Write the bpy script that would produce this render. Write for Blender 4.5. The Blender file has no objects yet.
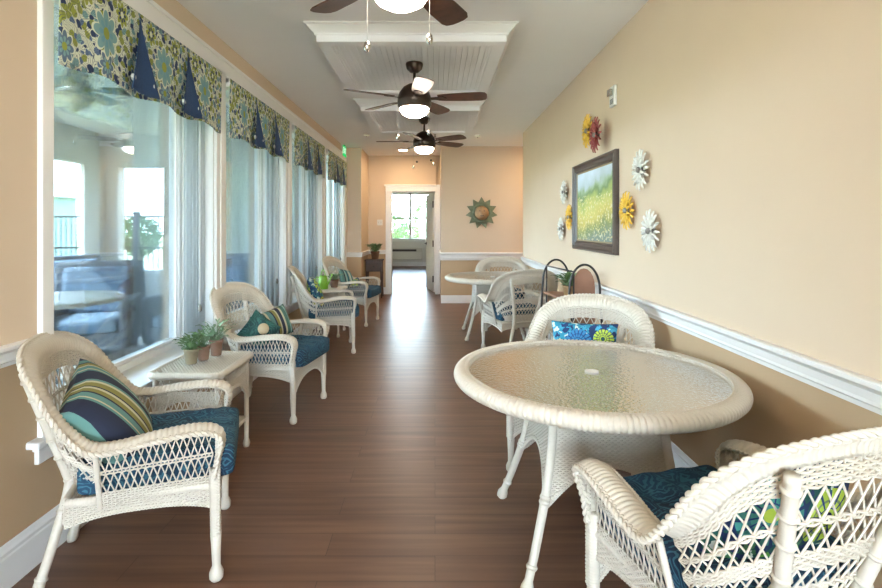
import bpy, math, random
import numpy as np
from mathutils import Vector, Matrix
R = math.radians
PI = math.pi
SC = bpy.context.scene
COL = SC.collection

# ---------------------------------------------------------------- camera
H = 1.36
cam_d = bpy.data.cameras.new('camera'); cam = bpy.data.objects.new('camera', cam_d); COL.objects.link(cam)
cam.location = (0, 0, H); cam.rotation_euler = (R(90), 0, 0)
cam_d.sensor_width = 36; cam_d.lens = 36*516/882
cam_d.shift_x = 6/882; cam_d.shift_y = -68/882
cam_d.clip_start = 0.02; cam_d.clip_end = 300
SC.camera = cam

# ---------------------------------------------------------------- world, sun, exposure
W = bpy.data.worlds.new('world'); SC.world = W; W.use_nodes = True
wn = W.node_tree.nodes; wl = W.node_tree.links
bg = wn['Background']
tc = wn.new('ShaderNodeTexCoord'); sp = wn.new('ShaderNodeSeparateXYZ'); rp = wn.new('ShaderNodeValToRGB')
wl.new(tc.outputs['Generated'], sp.inputs[0]); wl.new(sp.outputs['Z'], rp.inputs[0])
rp.color_ramp.elements[0].position = 0.0; rp.color_ramp.elements[0].color = (0.80, 0.90, 1.0, 1)
rp.color_ramp.elements[1].position = 0.6; rp.color_ramp.elements[1].color = (0.50, 0.73, 1.0, 1)
wl.new(rp.outputs[0], bg.inputs[0]); bg.inputs[1].default_value = 36.0
sun_d = bpy.data.lights.new('sun', 'SUN'); sun = bpy.data.objects.new('sun', sun_d); COL.objects.link(sun)
sun_d.energy = 42; sun_d.angle = R(1); sun_d.color = (1, .95, .86)
sun.rotation_euler = (R(47), 0, R(-72))
def area(name, loc, rot, sx, sy, e, c):
    d = bpy.data.lights.new(name, 'AREA'); d.shape = 'RECTANGLE'; d.size = sx; d.size_y = sy; d.energy = e; d.color = c
    o = bpy.data.objects.new(name, d); COL.objects.link(o); o.location = loc; o.rotation_euler = rot; return o
area('added_rear_fill', (-.08, -2.85, 1.35), (R(128), 0, 0), 2.2, 2.0, 60, (1, .90, .80))  # added warm fill lamp behind the camera, tilted up to lift the ceiling
SC.view_settings.view_transform = 'Standard'; SC.view_settings.look = 'None'
SC.view_settings.exposure = 0.27; SC.view_settings.gamma = 1.0; SC.view_settings.use_curve_mapping = False
SC.cycles.max_bounces = 10; SC.cycles.diffuse_bounces = 6; SC.cycles.glossy_bounces = 4
SC.cycles.transparent_max_bounces = 24; SC.cycles.transmission_bounces = 6
SC.cycles.caustics_reflective = False; SC.cycles.caustics_refractive = False
SC.cycles.sample_clamp_indirect = 6.0

# ---------------------------------------------------------------- node helpers
def is_sock(v): return isinstance(v, bpy.types.NodeSocket)
class NT:
    def __init__(s, name):
        s.mat = bpy.data.materials.new(name); s.mat.use_nodes = True
        s.t = s.mat.node_tree; s.t.nodes.clear()
        s.out = s.t.nodes.new('ShaderNodeOutputMaterial')
    def n(s, typ, out=0, props=None, **inp):
        nd = s.t.nodes.new('ShaderNode'+typ)
        for k, v in (props or {}).items(): setattr(nd, k, v)
        for k, v in inp.items():
            key = int(k[1:]) if k[0] == '_' else k.replace('__', ' ')
            s.set(nd.inputs[key], v)
        return nd.outputs[out]
    def set(s, sock, v):
        if is_sock(v): s.t.links.new(v, sock)
        else:
            if sock.type == 'RGBA' and len(v) == 3: v = (*v, 1)
            sock.default_value = v
    def m(s, op, a, b=0.0, c=0.0):
        return s.n('Math', props={'operation': op}, _0=a, _1=b, _2=c)
    def mix(s, f, a, b, mode='MIX'):
        nd = s.t.nodes.new('ShaderNodeMix'); nd.data_type = 'RGBA'; nd.blend_type = mode
        s.set(nd.inputs[0], f); s.set(nd.inputs[6], a); s.set(nd.inputs[7], b)
        return nd.outputs[2]
    def ramp(s, f, stops, interp='LINEAR'):
        nd = s.t.nodes.new('ShaderNodeValToRGB'); cr = nd.color_ramp; cr.interpolation = interp
        while len(cr.elements) < len(stops): cr.elements.new(0.5)
        for e, (p, c) in zip(cr.elements, stops): e.position = p; e.color = (*c, 1)
        s.set(nd.inputs[0], f); return nd.outputs[0]
    def obj(s): return s.n('TexCoord', out=3)
    def xyz(s, v):
        nd = s.t.nodes.new('ShaderNodeSeparateXYZ'); s.set(nd.inputs[0], v); return nd.outputs
    def vec(s, x, y, z=0.0): return s.n('CombineXYZ', _0=x, _1=y, _2=z)
    def noise(s, v, scale, detail=2.0, out=0, rough=.5): return s.n('TexNoise', out=out, Vector=v, Scale=scale, Detail=detail, Roughness=rough)
    def bsdf(s, color=(.8,.8,.8), rough=.5, bump=None, bstr=.3, bdist=.002, **kw):
        nd = s.t.nodes.new('ShaderNodeBsdfPrincipled')
        s.set(nd.inputs['Base Color'], color); s.set(nd.inputs['Roughness'], rough)
        for k, v in kw.items(): s.set(nd.inputs[k.replace('__', ' ')], v)
        if bump is not None:
            b = s.n('Bump', Strength=bstr, Distance=bdist, Height=bump); s.t.links.new(b, nd.inputs['Normal'])
        return nd.outputs[0]
    def done(s, sh): s.t.links.new(sh, s.out.inputs[0]); return s.mat

def plain(name, color, rough=.5, var=.06, nscale=8, bump=0, **kw):
    t = NT(name); o = t.obj(); nz = t.noise(o, nscale, 3)
    a = tuple(c*(1-var) for c in color); b = tuple(min(1, c*(1+var)) for c in color)
    col = t.mix(nz, a, b)
    bm = t.noise(o, nscale*12, 3) if bump else None
    return t.done(t.bsdf(col, rough, bump=bm, bstr=bump, **kw))

# ---------------------------------------------------------------- materials
def m_wicker(name, c):
    t = NT(name); o = t.obj(); nz = t.noise(o, 60, 3); n2 = t.noise(o, 5, 2)
    col = t.mix(nz, tuple(x*.86 for x in c), c); col = t.mix(t.m('MULTIPLY', n2, .25), col, (c[0]*.95, c[1]*.88, c[2]*.75))
    return t.done(t.bsdf(col, .42, bump=t.noise(o, 220, 2), bstr=.25, bdist=.001, Specular__IOR__Level=.4))
M = {}
M['wicker'] = m_wicker('cream_painted_wicker', (.63, .58, .50))
M['trim'] = plain('white_trim_paint', (.80, .80, .79), .32, .03)
M['ceiling'] = plain('ceiling_paint', (.90, .90, .94), .85, .02, 3, .08)
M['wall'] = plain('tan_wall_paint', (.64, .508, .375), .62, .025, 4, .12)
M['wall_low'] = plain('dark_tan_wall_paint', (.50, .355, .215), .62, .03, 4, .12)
M['white_wall'] = plain('white_wall_paint', (.72, .71, .68), .7, .02, 4, .05)
M['black'] = plain('black_metal', (.018, .017, .018), .4, .2, 30, .1)
M['bronze'] = plain('oil_rubbed_bronze', (.045, .028, .02), .35, .2, 20, 0, Metallic=.6)
M['chrome'] = plain('brushed_nickel', (.55, .54, .52), .25, .05, 20, 0, Metallic=1.0)
M['chain'] = plain('dull_grey_chain', (.30, .30, .29), .6, .05)
M['terracotta'] = plain('terracotta', (.20, .115, .075), .85, .3, 25, .4)
M['rustpot'] = plain('rusty_tin', (.23, .19, .12), .8, .3, 25, .4)
M['soil'] = plain('soil', (.05, .035, .02), .95, .3, 40, .6)
M['leaf'] = plain('leaf_green', (.10, .20, .07), .5, .45, 30, .2)
M['leaf2'] = plain('leaf_bluegreen', (.16, .26, .14), .5, .4, 30, .2)
M['lime'] = plain('lime_enamel', (.19, .40, .03), .3, .05)
M['darkwood'] = plain('dark_weathered_wood', (.075, .05, .042), .55, .35, 14, .3)
M['shelfwood'] = plain('reddish_shelf_wood', (.26, .125, .075), .5, .2, 14, .3)
M['siding'] = None
M['concrete'] = plain('porch_concrete', (.62, .60, .57), .8, .1, 3, .2)
M['outdoor_wicker'] = plain('outdoor_grey_wicker', (.13, .15, .18), .6, .3, 60, .6)
M['outdoor_cushion'] = plain('outdoor_cushion', (.16, .24, .34), .8, .1, 10, .2)
M['plastic'] = plain('white_plastic', (.74, .74, .72), .4, .02)
M['grass'] = plain('dry_lawn', (.36, .34, .20), .95, .25, 2, .4)
M['tree'] = plain('tree_leaves', (.075, .145, .04), .7, .4, 3, .3)
M['tree_red'] = plain('red_shrub_leaves', (.30, .05, .05), .7, .4, 3, .3)
M['bark'] = plain('bark', (.10, .07, .05), .9, .3, 10, .5)
M['teal_wall'] = plain('teal_stucco', (.36, .50, .46), .85, .05, 3, .1)
M['navy'] = plain('navy_denim_fabric', (.012, .045, .13), .85, .35, 120, .5)
M['button'] = plain('pale_button', (.62, .66, .66), .35, .05)
M['red_petal'] = plain('dusty_red_enamel', (.26, .045, .04), .5, .3, 30, .2)
M['yellow_petal'] = plain('golden_enamel', (.72, .44, .05), .5, .3, 30, .2)
M['white_petal'] = plain('chalk_white_enamel', (.72, .71, .66), .5, .25, 30, .2)
M['grey_disc'] = plain('grey_metal_center', (.22, .21, .19), .5, .4, 60, .5)
M['cream_glass'] = plain('unlit_cream_glass', (.74, .68, .50), .25, .03)
M['wood_tag'] = plain('pale_wood_disc', (.55, .45, .30), .5, .1)
M['ptac'] = plain('beige_grille_plastic', (.58, .56, .52), .5, .03)
M['dark_slot'] = plain('dark_slot', (.05, .05, .05), .6, .1)

def m_floor():
    t = NT('plank_floor'); o = t.obj()
    mp = t.n('Mapping', Vector=o, Location=(0, 0, 0))
    br = t.t.nodes.new('ShaderNodeTexBrick'); br.offset = .37; br.offset_frequency = 2
    t.set(br.inputs['Vector'], mp); t.set(br.inputs['Color1'], (0, 0, 0)); t.set(br.inputs['Color2'], (1, 1, 1)); t.set(br.inputs['Mortar'], (.5, .5, .5))
    for k, v in (('Scale', 1), ('Mortar Size', .0012), ('Mortar Smooth', .2), ('Bias', 0), ('Brick Width', 1.22), ('Row Height', .152)): br.inputs[k].default_value = v
    x, y, z = t.xyz(o)
    g = t.vec(t.m('MULTIPLY', x, .45), t.m('MULTIPLY', y, 9.0), t.m('MULTIPLY', br.outputs['Color'], 7.0))
    n1 = t.noise(g, 2.6, 3, rough=.5); n2 = t.noise(g, 9, 4, rough=.5)
    base = t.ramp(n1, [(.25, (.075, .035, .022)), (.5, (.135, .066, .040)), (.75, (.20, .105, .066))])
    base = t.mix(t.m('MULTIPLY', n2, .12), base, (.085, .040, .026))
    base = t.mix(t.m('MULTIPLY', br.outputs['Color'], .38), base, (.185, .095, .062))
    base = t.mix(.0, base, base); base = t.mix(br.outputs['Fac'], base, (.04, .02, .013))
    rg = t.m('ADD', .33, t.m('MULTIPLY', n2, .05))
    return t.done(t.bsdf(base, rg, bump=t.m('SUBTRACT', t.m('MULTIPLY', n1, .2), br.outputs['Fac']), bstr=.08, bdist=.002, Specular__IOR__Level=.5))
M['floor'] = m_floor()

def m_siding():
    t = NT('pale_lap_siding'); x, y, z = t.xyz(t.obj())
    f = t.m('FRACT', t.m('DIVIDE', z, .17))
    col = t.mix(t.m('GREATER_THAN', f, .93), (.66, .74, .64), (.46, .52, .46))
    return t.done(t.bsdf(col, .6, bump=f, bstr=.5, bdist=.01))
M['siding'] = m_siding()
def m_brick():
    t = NT('tan_brick'); x, y, z = t.xyz(t.obj())
    br = t.t.nodes.new('ShaderNodeTexBrick'); t.set(br.inputs['Vector'], t.vec(t.m('ADD', x, y), z))
    t.set(br.inputs['Color1'], (.22, .14, .10)); t.set(br.inputs['Color2'], (.32, .24, .18)); t.set(br.inputs['Mortar'], (.45, .42, .38))
    for k, v in (('Scale', 1), ('Mortar Size', .008), ('Brick Width', .2), ('Row Height', .075)): br.inputs[k].default_value = v
    return t.done(t.bsdf(br.outputs['Color'], .85))
M['brick'] = m_brick()

def m_pane(name, tint, gl=1.0, rough=0.0):
    t = NT(name)
    tr = t.n('BsdfTransparent', Color=(*tint, 1)); g = t.n('BsdfGlossy', Color=(.9*gl, .95*gl, 1*gl, 1), Roughness=rough)
    fr = t.n('Fresnel', IOR=1.55)
    fr = t.m('MINIMUM', t.m('MULTIPLY', fr, 1.3), .9)
    return t.done(t.n('MixShader', _0=fr, _1=tr, _2=g))
M['pane'] = m_pane('window_glass', (.86, .92, .93))
M['clear'] = m_pane('clear_glass', (.9, .93, .93))

def m_tableglass():
    t = NT('pebbled_table_glass'); o = t.obj()
    h = t.noise(o, 85, 2); v = t.n('TexVoronoi', Vector=o, Scale=70.0)
    hh = t.m('ADD', h, t.m('MULTIPLY', v, .6))
    bp = t.n('Bump', Strength=.5, Distance=.003, Height=hh)
    tr = t.n('BsdfTransparent', Color=(.80, .90, .86, 1))
    rf = t.n('BsdfRefraction', Color=(.86, .95, .92, 1), Roughness=.12, IOR=1.25, Normal=bp)
    df = t.n('BsdfTranslucent', Color=(.46, .66, .60, 1), Normal=bp)
    d2 = t.n('BsdfDiffuse', Color=(.36, .48, .43, 1), Normal=bp)
    gl = t.n('BsdfGlossy', Color=(1, 1, 1, 1), Roughness=.08, Normal=bp)
    a = t.n('MixShader', _0=.5, _1=tr, _2=rf)
    b = t.n('MixShader', _0=.5, _1=df, _2=d2)
    c = t.n('MixShader', _0=.58, _1=a, _2=b)
    fr = t.n('Fresnel', IOR=1.5, Normal=bp)
    return t.done(t.n('MixShader', _0=t.m('MINIMUM', t.m('ADD', t.m('MULTIPLY', fr, 2.0), .03), 1.0), _1=c, _2=gl))
M['table_glass'] = m_tableglass()

def m_emit(name, c, s, rim=None):
    t = NT(name); return t.done(t.n('Emission', Color=(*c, 1), Strength=s))
M['bowl'] = m_emit('lit_frosted_bowl', (1, .84, .66), 44.0)
M['recess'] = m_emit('lit_recessed_lens', (1, .72, .44), 280.0)
M['exit_green'] = m_emit('exit_green_lens', (.01, .75, .16), .75)
M['exit_letter'] = m_emit('exit_white_letters', (.8, 1, .85), .9)

def radial(t, u, v, cx, cy, npet, rot=0.0):
    """returns r and petal modulation 0..1 about a centre"""
    dx = t.m('SUBTRACT', u, cx); dy = t.m('SUBTRACT', v, cy)
    r = t.m('SQRT', t.m('ADD', t.m('MULTIPLY', dx, dx), t.m('MULTIPLY', dy, dy)))
    a = t.m('ARCTAN2', dy, dx)
    p = t.m('ABSOLUTE', t.m('COSINE', t.m('ADD', t.m('MULTIPLY', a, npet/2), rot)))
    return r, p
def lt(t, a, b): return t.m('LESS_THAN', a, b)

def m_damask(name, dark, mid, light, sc=1.0):
    t = NT(name); o = t.obj()
    w = t.n('VectorMath', props={'operation': 'ADD'}, _0=o, _1=t.n('VectorMath', props={'operation': 'SCALE'}, _0=t.noise(o, 14*sc, 2, out=1), Scale=.05/sc))
    v1 = t.n('TexVoronoi', props={'feature': 'DISTANCE_TO_EDGE'}, Vector=w, Scale=11.0*sc)
    v2 = t.n('TexVoronoi', Vector=w, Scale=34.0*sc)
    nz = t.noise(w, 40*sc, 3)
    sw = t.m('SINE', t.m('MULTIPLY', t.m('ADD', v1, t.m('MULTIPLY', nz, .10)), 44))
    f1 = lt(t, .35, sw); f2 = lt(t, v2, .24)
    big = t.noise(o, 5*sc, 2)
    base = t.mix(t.ramp(big, [(.4, (0, 0, 0)), (.6, (1, 1, 1))]), dark, mid)
    col = t.mix(t.m('MULTIPLY', f1, .8), base, light); col = t.mix(t.m('MULTIPLY', f2, .55), col, light)
    return t.done(t.bsdf(col, .85, bump=t.noise(o, 400, 2), bstr=.3, bdist=.001))
M['blue_damask'] = m_damask('blue_damask_fabric', (.004, .020, .050), (.007, .045, .092), (.035, .135, .19))

def m_stripe(name, width, cols, ax=1):
    t = NT(name); s = t.xyz(t.obj())[ax]
    n = len(cols); f = t.m('FRACT', t.m('ADD', t.m('DIVIDE', s, width), .5))
    stops = []; p = 0; tot = sum(w for w, c in cols)
    for w, c in cols: stops.append((p/tot, c)); p += w
    col = t.ramp(f, stops, 'CONSTANT')
    return t.done(t.bsdf(col, .85, bump=t.noise(t.obj(), 400, 2), bstr=.3, bdist=.001))
NV, TL, CR, OL, LT = (.012, .018, .045), (.11, .25, .24), (.50, .47, .33), (.22, .20, .055), (.28, .42, .40)
M['stripe'] = m_stripe('navy_teal_striped_fabric', .42, [(6, NV), (1, TL), (.6, CR), (2.2, TL), (.7, NV), (1.6, OL), (.8, CR), (.5, NV), (2.0, OL), (1, CR), (1.2, TL), (6, NV), (1.0, TL), (.6, CR), (2.0, TL), (.6, CR), (1.6, OL), (.6, NV), (2, TL)], 0)
M['stripe2'] = m_stripe('green_navy_striped_fabric', .28, [(4, (.03, .10, .10)), (1, CR), (2, TL), (.7, NV), (1.6, OL), (.8, CR), (2, NV), (1, CR), (2, (.05, .14, .12)), (1, LT)], 0)
M['stripe3'] = m_stripe('teal_white_striped_fabric', .20, [(4, (.02, .12, .16)), (1, CR), (2, LT), (1.4, (.6, .6, .5)), (2, TL), (1, NV), (2, LT)], 0)

def m_floral(name, flowers, base=(.03, .20, .30), bgc=(.50, .62, .30), vscale=26):
    """flowers: (cx, cy, radius, petals, petal colour, inner colour)"""
    t = NT(name); u, v, w = t.xyz(t.obj()); o = t.obj()
    vv = t.n('TexVoronoi', Vector=t.vec(u, v), Scale=float(vscale)); nz = t.noise(o, 22, 2)
    col = t.mix(lt(t, vv, .42), base, bgc)
    col = t.mix(lt(t, nz, .47), col, (.008, .03, .11))
    col = t.mix(lt(t, .62, nz), col, (.55, .62, .55))
    for (cx, cy, r0, n, c1, c2, c3) in flowers:
        r, p = radial(t, u, v, cx, cy, n)
        edge = t.m('MULTIPLY', r0, t.m('ADD', .80, t.m('MULTIPLY', p, .2)))
        col = t.mix(lt(t, r, edge), col, c2)
        pm = t.m('MULTIPLY', lt(t, .42, p), t.m('MULTIPLY', lt(t, r, r0*.92), lt(t, r0*.34, r)))
        col = t.mix(pm, col, c1)
        ring = t.m('MULTIPLY', lt(t, r, r0*.62), t.m('MULTIPLY', lt(t, r0*.54, r), 1.0))
        col = t.mix(t.m('MULTIPLY', ring, .6), col, c2)
        col = t.mix(lt(t, r, r0*.30), col, c1); col = t.mix(lt(t, r, r0*.2), col, c3)
    return t.done(t.bsdf(col, .85, bump=t.noise(o, 400, 2), bstr=.3, bdist=.001))
BL, DB, LM, NVY, WH = (.03, .20, .42), (.006, .03, .14), (.42, .56, .06), (.01, .02, .07), (.6, .66, .62)
M['floral_lumbar'] = m_floral('blue_dahlia_floral_fabric', [(-.01, .0, .085, 18, BL, DB, DB), (.128, .03, .058, 16, LM, NVY, (.02, .08, .08)), (-.135, -.045, .055, 9, LM, (.45, .6, .1), (.03, .18, .2))], base=(.02, .24, .36), bgc=(.05, .32, .50))
M['floral'] = m_floral('teal_yellow_floral_fabric', [(-.08, .07, .10, 10, LM, DB, BL), (.10, -.08, .11, 18, BL, DB, LM), (.10, .13, .06, 12, WH, NVY, LM), (-.12, -.12, .07, 9, (.6, .5, .05), (.02, .1, .05), DB)], base=(.02, .10, .16), bgc=(.05, .20, .22))
M['green_plain'] = m_damask('dark_green_damask_fabric', (.006, .04, .05), (.012, .09, .075), (.04, .15, .13))
M['floral2'] = m_floral('green_blue_floral_fabric', [(-.1, .02, .09, 14, LM, DB, NVY), (.09, .06, .1, 16, (.05, .25, .22), DB, LM), (.02, -.11, .08, 10, (.10, .35, .05), NVY, WH)], base=(.01, .09, .08), bgc=(.06, .22, .10))

def m_valance():
    t = NT('valance_printed_fabric'); x, y, z = t.xyz(t.obj()); o = t.vec(0.0, y, z)
    CR2, NVC, OLC, TLC = (.62, .66, .52), (.015, .035, .10), (.27, .31, .05), (.18, .33, .34)
    wob = t.n('VectorMath', props={'operation': 'ADD'}, _0=o, _1=t.n('VectorMath', props={'operation': 'SCALE'}, _0=t.noise(o, 18, 2, out=1), Scale=.035))
    v1 = t.n('TexVoronoi', Vector=wob, Scale=28.0); v1c = t.n('TexVoronoi', out=1, Vector=wob, Scale=28.0)
    ed = t.n('TexVoronoi', props={'feature': 'DISTANCE_TO_EDGE'}, Vector=wob, Scale=15.0)
    r_, g_, b_ = t.n('SeparateColor', _0=v1c), t.n('SeparateColor', out=1, _0=v1c), 0
    spot = t.ramp(r_, [(0, NVC), (.28, OLC), (.55, TLC), (.78, (.10, .16, .28))], 'CONSTANT')
    col = t.mix(lt(t, v1, .53), CR2, spot)
    sw = t.m('SINE', t.m('MULTIPLY', ed, 55.0))
    col = t.mix(t.m('MULTIPLY', lt(t, .80, sw), .85), col, NVC)
    def grid(period, off, zc, n, r0, c1, c2, c3, col):
        yy = t.m('MULTIPLY', t.m('SUBTRACT', t.m('FRACT', t.m('DIVIDE', t.m('SUBTRACT', y, off), period)), .5), period)
        r, p = radial(t, yy, t.m('MULTIPLY', t.m('SUBTRACT', z, zc), .8), 0.0, 0.0, n)
        e = t.m('MULTIPLY', r0, t.m('ADD', .62, t.m('MULTIPLY', p, .38)))
        col = t.mix(lt(t, r, t.m('MULTIPLY', e, 1.14)), col, CR2)
        col = t.mix(lt(t, r, e), col, c1)
        col = t.mix(t.m('MULTIPLY', lt(t, r, t.m('MULTIPLY', e, .62)), lt(t, .5, p)), col, c2)
        return t.mix(lt(t, r, r0*.26), col, c3)
    col = grid(.26, .0, .14, 8, .050, OLC, NVC, CR2, col)
    col = grid(.26, .13, -.15, 8, .055, (.10, .16, .24), TLC, OLC, col)
    col = grid(.52, .26, .0, 8, .088, TLC, (.14, .30, .36), OLC, col)
    return t.done(t.bsdf(col, .85, bump=t.noise(t.obj(), 300, 2), bstr=.3, bdist=.001))
M['valance'] = m_valance()

def m_drape():
    t = NT('white_sheer_vane')
    a = t.n('BsdfDiffuse', Color=(.78, .82, .84, 1)); b = t.n('BsdfTranslucent', Color=(.78, .84, .88, 1))
    return t.done(t.n('MixShader', _0=.45, _1=a, _2=b))
M['drape'] = m_drape()

def m_blade():
    t = NT('walnut_fan_blade'); x, y, z = t.xyz(t.obj())
    n = t.noise(t.vec(t.m('MULTIPLY', x, 2.0), t.m('MULTIPLY', y, 2.0), z), 9, 4)
    return t.done(t.bsdf(t.ramp(n, [(.3, (.035, .013, .009)), (.7, (.085, .034, .022))]), .38))
M['blade'] = m_blade()

def m_painting():
    t = NT('meadow_painting'); x, y, z = t.xyz(t.obj()); o = t.vec(y, z, 0)
    n1 = t.noise(t.vec(y, z), 5, 4); n2 = t.noise(t.vec(y, z), 26, 4)
    h = t.m('ADD', z, t.m('MULTIPLY', t.m('SUBTRACT', n1, .5), .28)); h = t.m('ADD', h, t.m('MULTIPLY', y, .12))
    f = t.m('ADD', t.m('DIVIDE', h, .60), .5)
    col = t.ramp(f, [(0, (.16, .22, .20)), (.18, (.20, .24, .09)), (.33, (.55, .46, .12)), (.48, (.55, .52, .16)), (.62, (.35, .42, .12)), (.70, (.14, .24, .10)), (.76, (.30, .42, .28)), (.82, (.45, .55, .60)), (1, (.62, .72, .84))])
    v = t.n('TexVoronoi', Vector=t.vec(y, z), Scale=34.0)
    low = lt(t, z, t.m('ADD', .04, t.m('MULTIPLY', n1, .1)))
    col = t.mix(t.m('MULTIPLY', t.m('MULTIPLY', lt(t, v, .30), low), .75), col, (.80, .66, .30))
    col = t.mix(t.m('MULTIPLY', t.m('MULTIPLY', lt(t, .60, n2), low), .7), col, (.75, .70, .52))
    return t.done(t.bsdf(col, .5, bump=n2, bstr=.3))
M['painting'] = m_painting()
M['frame'] = plain('dark_pewter_frame', (.060, .045, .040), .35, .25, 10, .1)
M['verdigris'] = plain('verdigris_copper', (.15, .18, .115), .6, .45, 22, .4, Metallic=.2)
M['sunface'] = plain('aged_bronze_face', (.34, .22, .12), .45, .5, 26, .3, Metallic=.4)

# ---------------------------------------------------------------- mesh builder
class MB:
    def __init__(s): s.v = []; s.q = []; s.f = []; s.n = 0
    def add(s, verts, quads=None, faces=None):
        verts = np.asarray(verts, float).reshape(-1, 3); b = s.n
        s.v.append(verts); s.n += len(verts)
        if quads is not None and len(quads): s.q.append(np.asarray(quads, int)+b)
        for f in (faces or []): s.f.append([i+b for i in f])
        return b
    def box(s, x0, x1, y0, y1, z0, z1):
        v = [(x, y, z) for x in (x0, x1) for y in (y0, y1) for z in (z0, z1)]
        s.add(v, [(0, 1, 3, 2), (4, 6, 7, 5), (0, 4, 5, 1), (2, 3, 7, 6), (0, 2, 6, 4), (1, 5, 7, 3)])
    def hexa(s, p8):
        s.add(p8, [(0, 3, 2, 1), (4, 5, 6, 7), (0, 1, 5, 4), (1, 2, 6, 5), (2, 3, 7, 6), (3, 0, 4, 7)])
    def tube(s, pts, r, sides=6, ref=None, closed=False, caps=True, flat=1.0):
        p = np.asarray(pts, float); n = len(p)
        if closed: t = np.roll(p, -1, 0)-np.roll(p, 1, 0)
        else: t = np.gradient(p, axis=0)
        t /= np.linalg.norm(t, axis=1)[:, None]+1e-12
        if ref is not None:
            rf = np.broadcast_to(np.asarray(ref, float), p.shape)
            a = rf-(rf*t).sum(1)[:, None]*t; a /= np.linalg.norm(a, axis=1)[:, None]+1e-12
        else:
            a = np.zeros_like(p); k = np.argmin(np.abs(t[0])); e = np.zeros(3); e[k] = 1
            c = e-np.dot(e, t[0])*t[0]; c /= np.linalg.norm(c)
            for i in range(n):
                c = c-np.dot(c, t[i])*t[i]; c /= np.linalg.norm(c)+1e-12; a[i] = c
        b = np.cross(t, a)
        rr = np.broadcast_to(np.asarray(r, float), (n,))[:, None, None]
        th = np.arange(sides)*2*PI/sides
        ring = p[:, None, :]+rr*(np.cos(th)[None, :, None]*a[:, None, :]*flat+np.sin(th)[None, :, None]*b[:, None, :])
        i = np.arange(n if closed else n-1)[:, None]*sides; j = np.arange(sides)[None, :]; j2 = (j+1) % sides
        i2 = (i+sides) % (n*sides)
        q = np.stack([i+j, i+j2, i2+j2, i2+j], -1).reshape(-1, 4)
        fc = None
        if caps and not closed: fc = [list(range(sides))[::-1], [(n-1)*sides+k for k in range(sides)]]
        s.add(ring.reshape(-1, 3), q, fc)
    def cyl(s, a, b, r, sides=12): s.tube([a, tuple((np.array(a)+np.array(b))/2), b], r, sides)
    def lathe(s, prof, c=(0, 0, 0), seg=32, axis='z', cap0=True, cap1=True):
        th = np.arange(seg)*2*PI/seg; pr = np.asarray(prof, float); n = len(pr)
        v = np.zeros((n, seg, 3))
        A, B, C = {'z': (0, 1, 2), 'x': (1, 2, 0), 'y': (2, 0, 1)}[axis]
        v[..., A] = pr[:, 0:1]*np.cos(th); v[..., B] = pr[:, 0:1]*np.sin(th); v[..., C] = pr[:, 1:2]
        v += np.array(c)
        i = np.arange(n-1)[:, None]*seg; j = np.arange(seg)[None, :]; j2 = (j+1) % seg
        q = np.stack([i+j, i+j2, i+seg+j2, i+seg+j], -1).reshape(-1, 4)
        fc = []
        if cap0: fc.append(list(range(seg))[::-1])
        if cap1: fc.append([(n-1)*seg+k for k in range(seg)])
        s.add(v.reshape(-1, 3), q, fc)
    def grid(s, P, wrap_u=False):
        P = np.asarray(P, float); a, b = P.shape[:2]
        i = np.arange(a if wrap_u else a-1)[:, None]; j = np.arange(b-1)[None, :]
        i2 = (i+1) % a
        q = np.stack([i*b+j, i2*b+j, i2*b+j+1, i*b+j+1], -1).reshape(-1, 4)
        s.add(P.reshape(-1, 3), q)
    def poly(s, outline, d, th):
        """outline (2d pts) mapped by function d(u,v,w) extruded from w=0 to th"""
        n = len(outline)
        v = [d(u, w, 0) for u, w in outline]+[d(u, w, th) for u, w in outline]
        s.add(v, [(i, (i+1) % n, n+(i+1) % n, n+i) for i in range(n)], [list(range(n))[::-1], [n+i for i in range(n)]])
    def build(s, name, mat, parent=None, smooth=False, bevel=0, loc=(0, 0, 0), rot=None, solid=0, sub=0):
        me = bpy.data.meshes.new(name)
        V = np.concatenate(s.v); F = []
        if s.q: F = np.concatenate(s.q).tolist()
        F = F+s.f
        me.from_pydata(V.tolist(), [], F); me.update()
        if smooth: me.polygons.foreach_set('use_smooth', [True]*len(me.polygons))
        me.materials.append(mat)
        o = bpy.data.objects.new(name, me); COL.objects.link(o); o.location = loc
        if rot: o.rotation_euler = rot
        if parent is not None: o.parent = parent
        if solid: m = o.modifiers.new('s', 'SOLIDIFY'); m.thickness = solid
        if bevel: m = o.modifiers.new('b', 'BEVEL'); m.width = bevel; m.segments = 2; m.limit_method = 'ANGLE'
        if sub: m = o.modifiers.new('u', 'SUBSURF'); m.levels = sub; m.render_levels = sub
        return o
def empty(name, loc, rz=0, label=None, cat=None, group=None):
    o = bpy.data.objects.new(name, None); COL.objects.link(o); o.location = loc; o.rotation_euler = (0, 0, rz)
    o.empty_display_size = .1
    tag(o, label, cat, group); return o
def tag(o, label=None, cat=None, group=None, kind=None):
    if label: o['label'] = label
    if cat: o['category'] = cat
    if group: o['group'] = group
    if kind: o['kind'] = kind
    return o
def copy_tree(o, parent=None):
    kids = list(o.children)
    c = o.copy(); COL.objects.link(c); c.parent = parent
    for ch in kids: copy_tree(ch, c)
    return c
def struct(o): o['kind'] = 'structure'; return o
def catmull(P, n_per=12):
    P = np.asarray(P, float); Q = np.vstack([2*P[0]-P[1], P, 2*P[-1]-P[-2]]); out = []
    for i in range(1, len(Q)-2):
        p0, p1, p2, p3 = Q[i-1:i+3]
        for k in range(n_per):
            t = k/n_per
            out.append(.5*((2*p1)+(-p0+p2)*t+(2*p0-5*p1+4*p2-p3)*t*t+(-p0+3*p1-3*p2+p3)*t**3))
    out.append(Q[-2]); return np.array(out)
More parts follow.
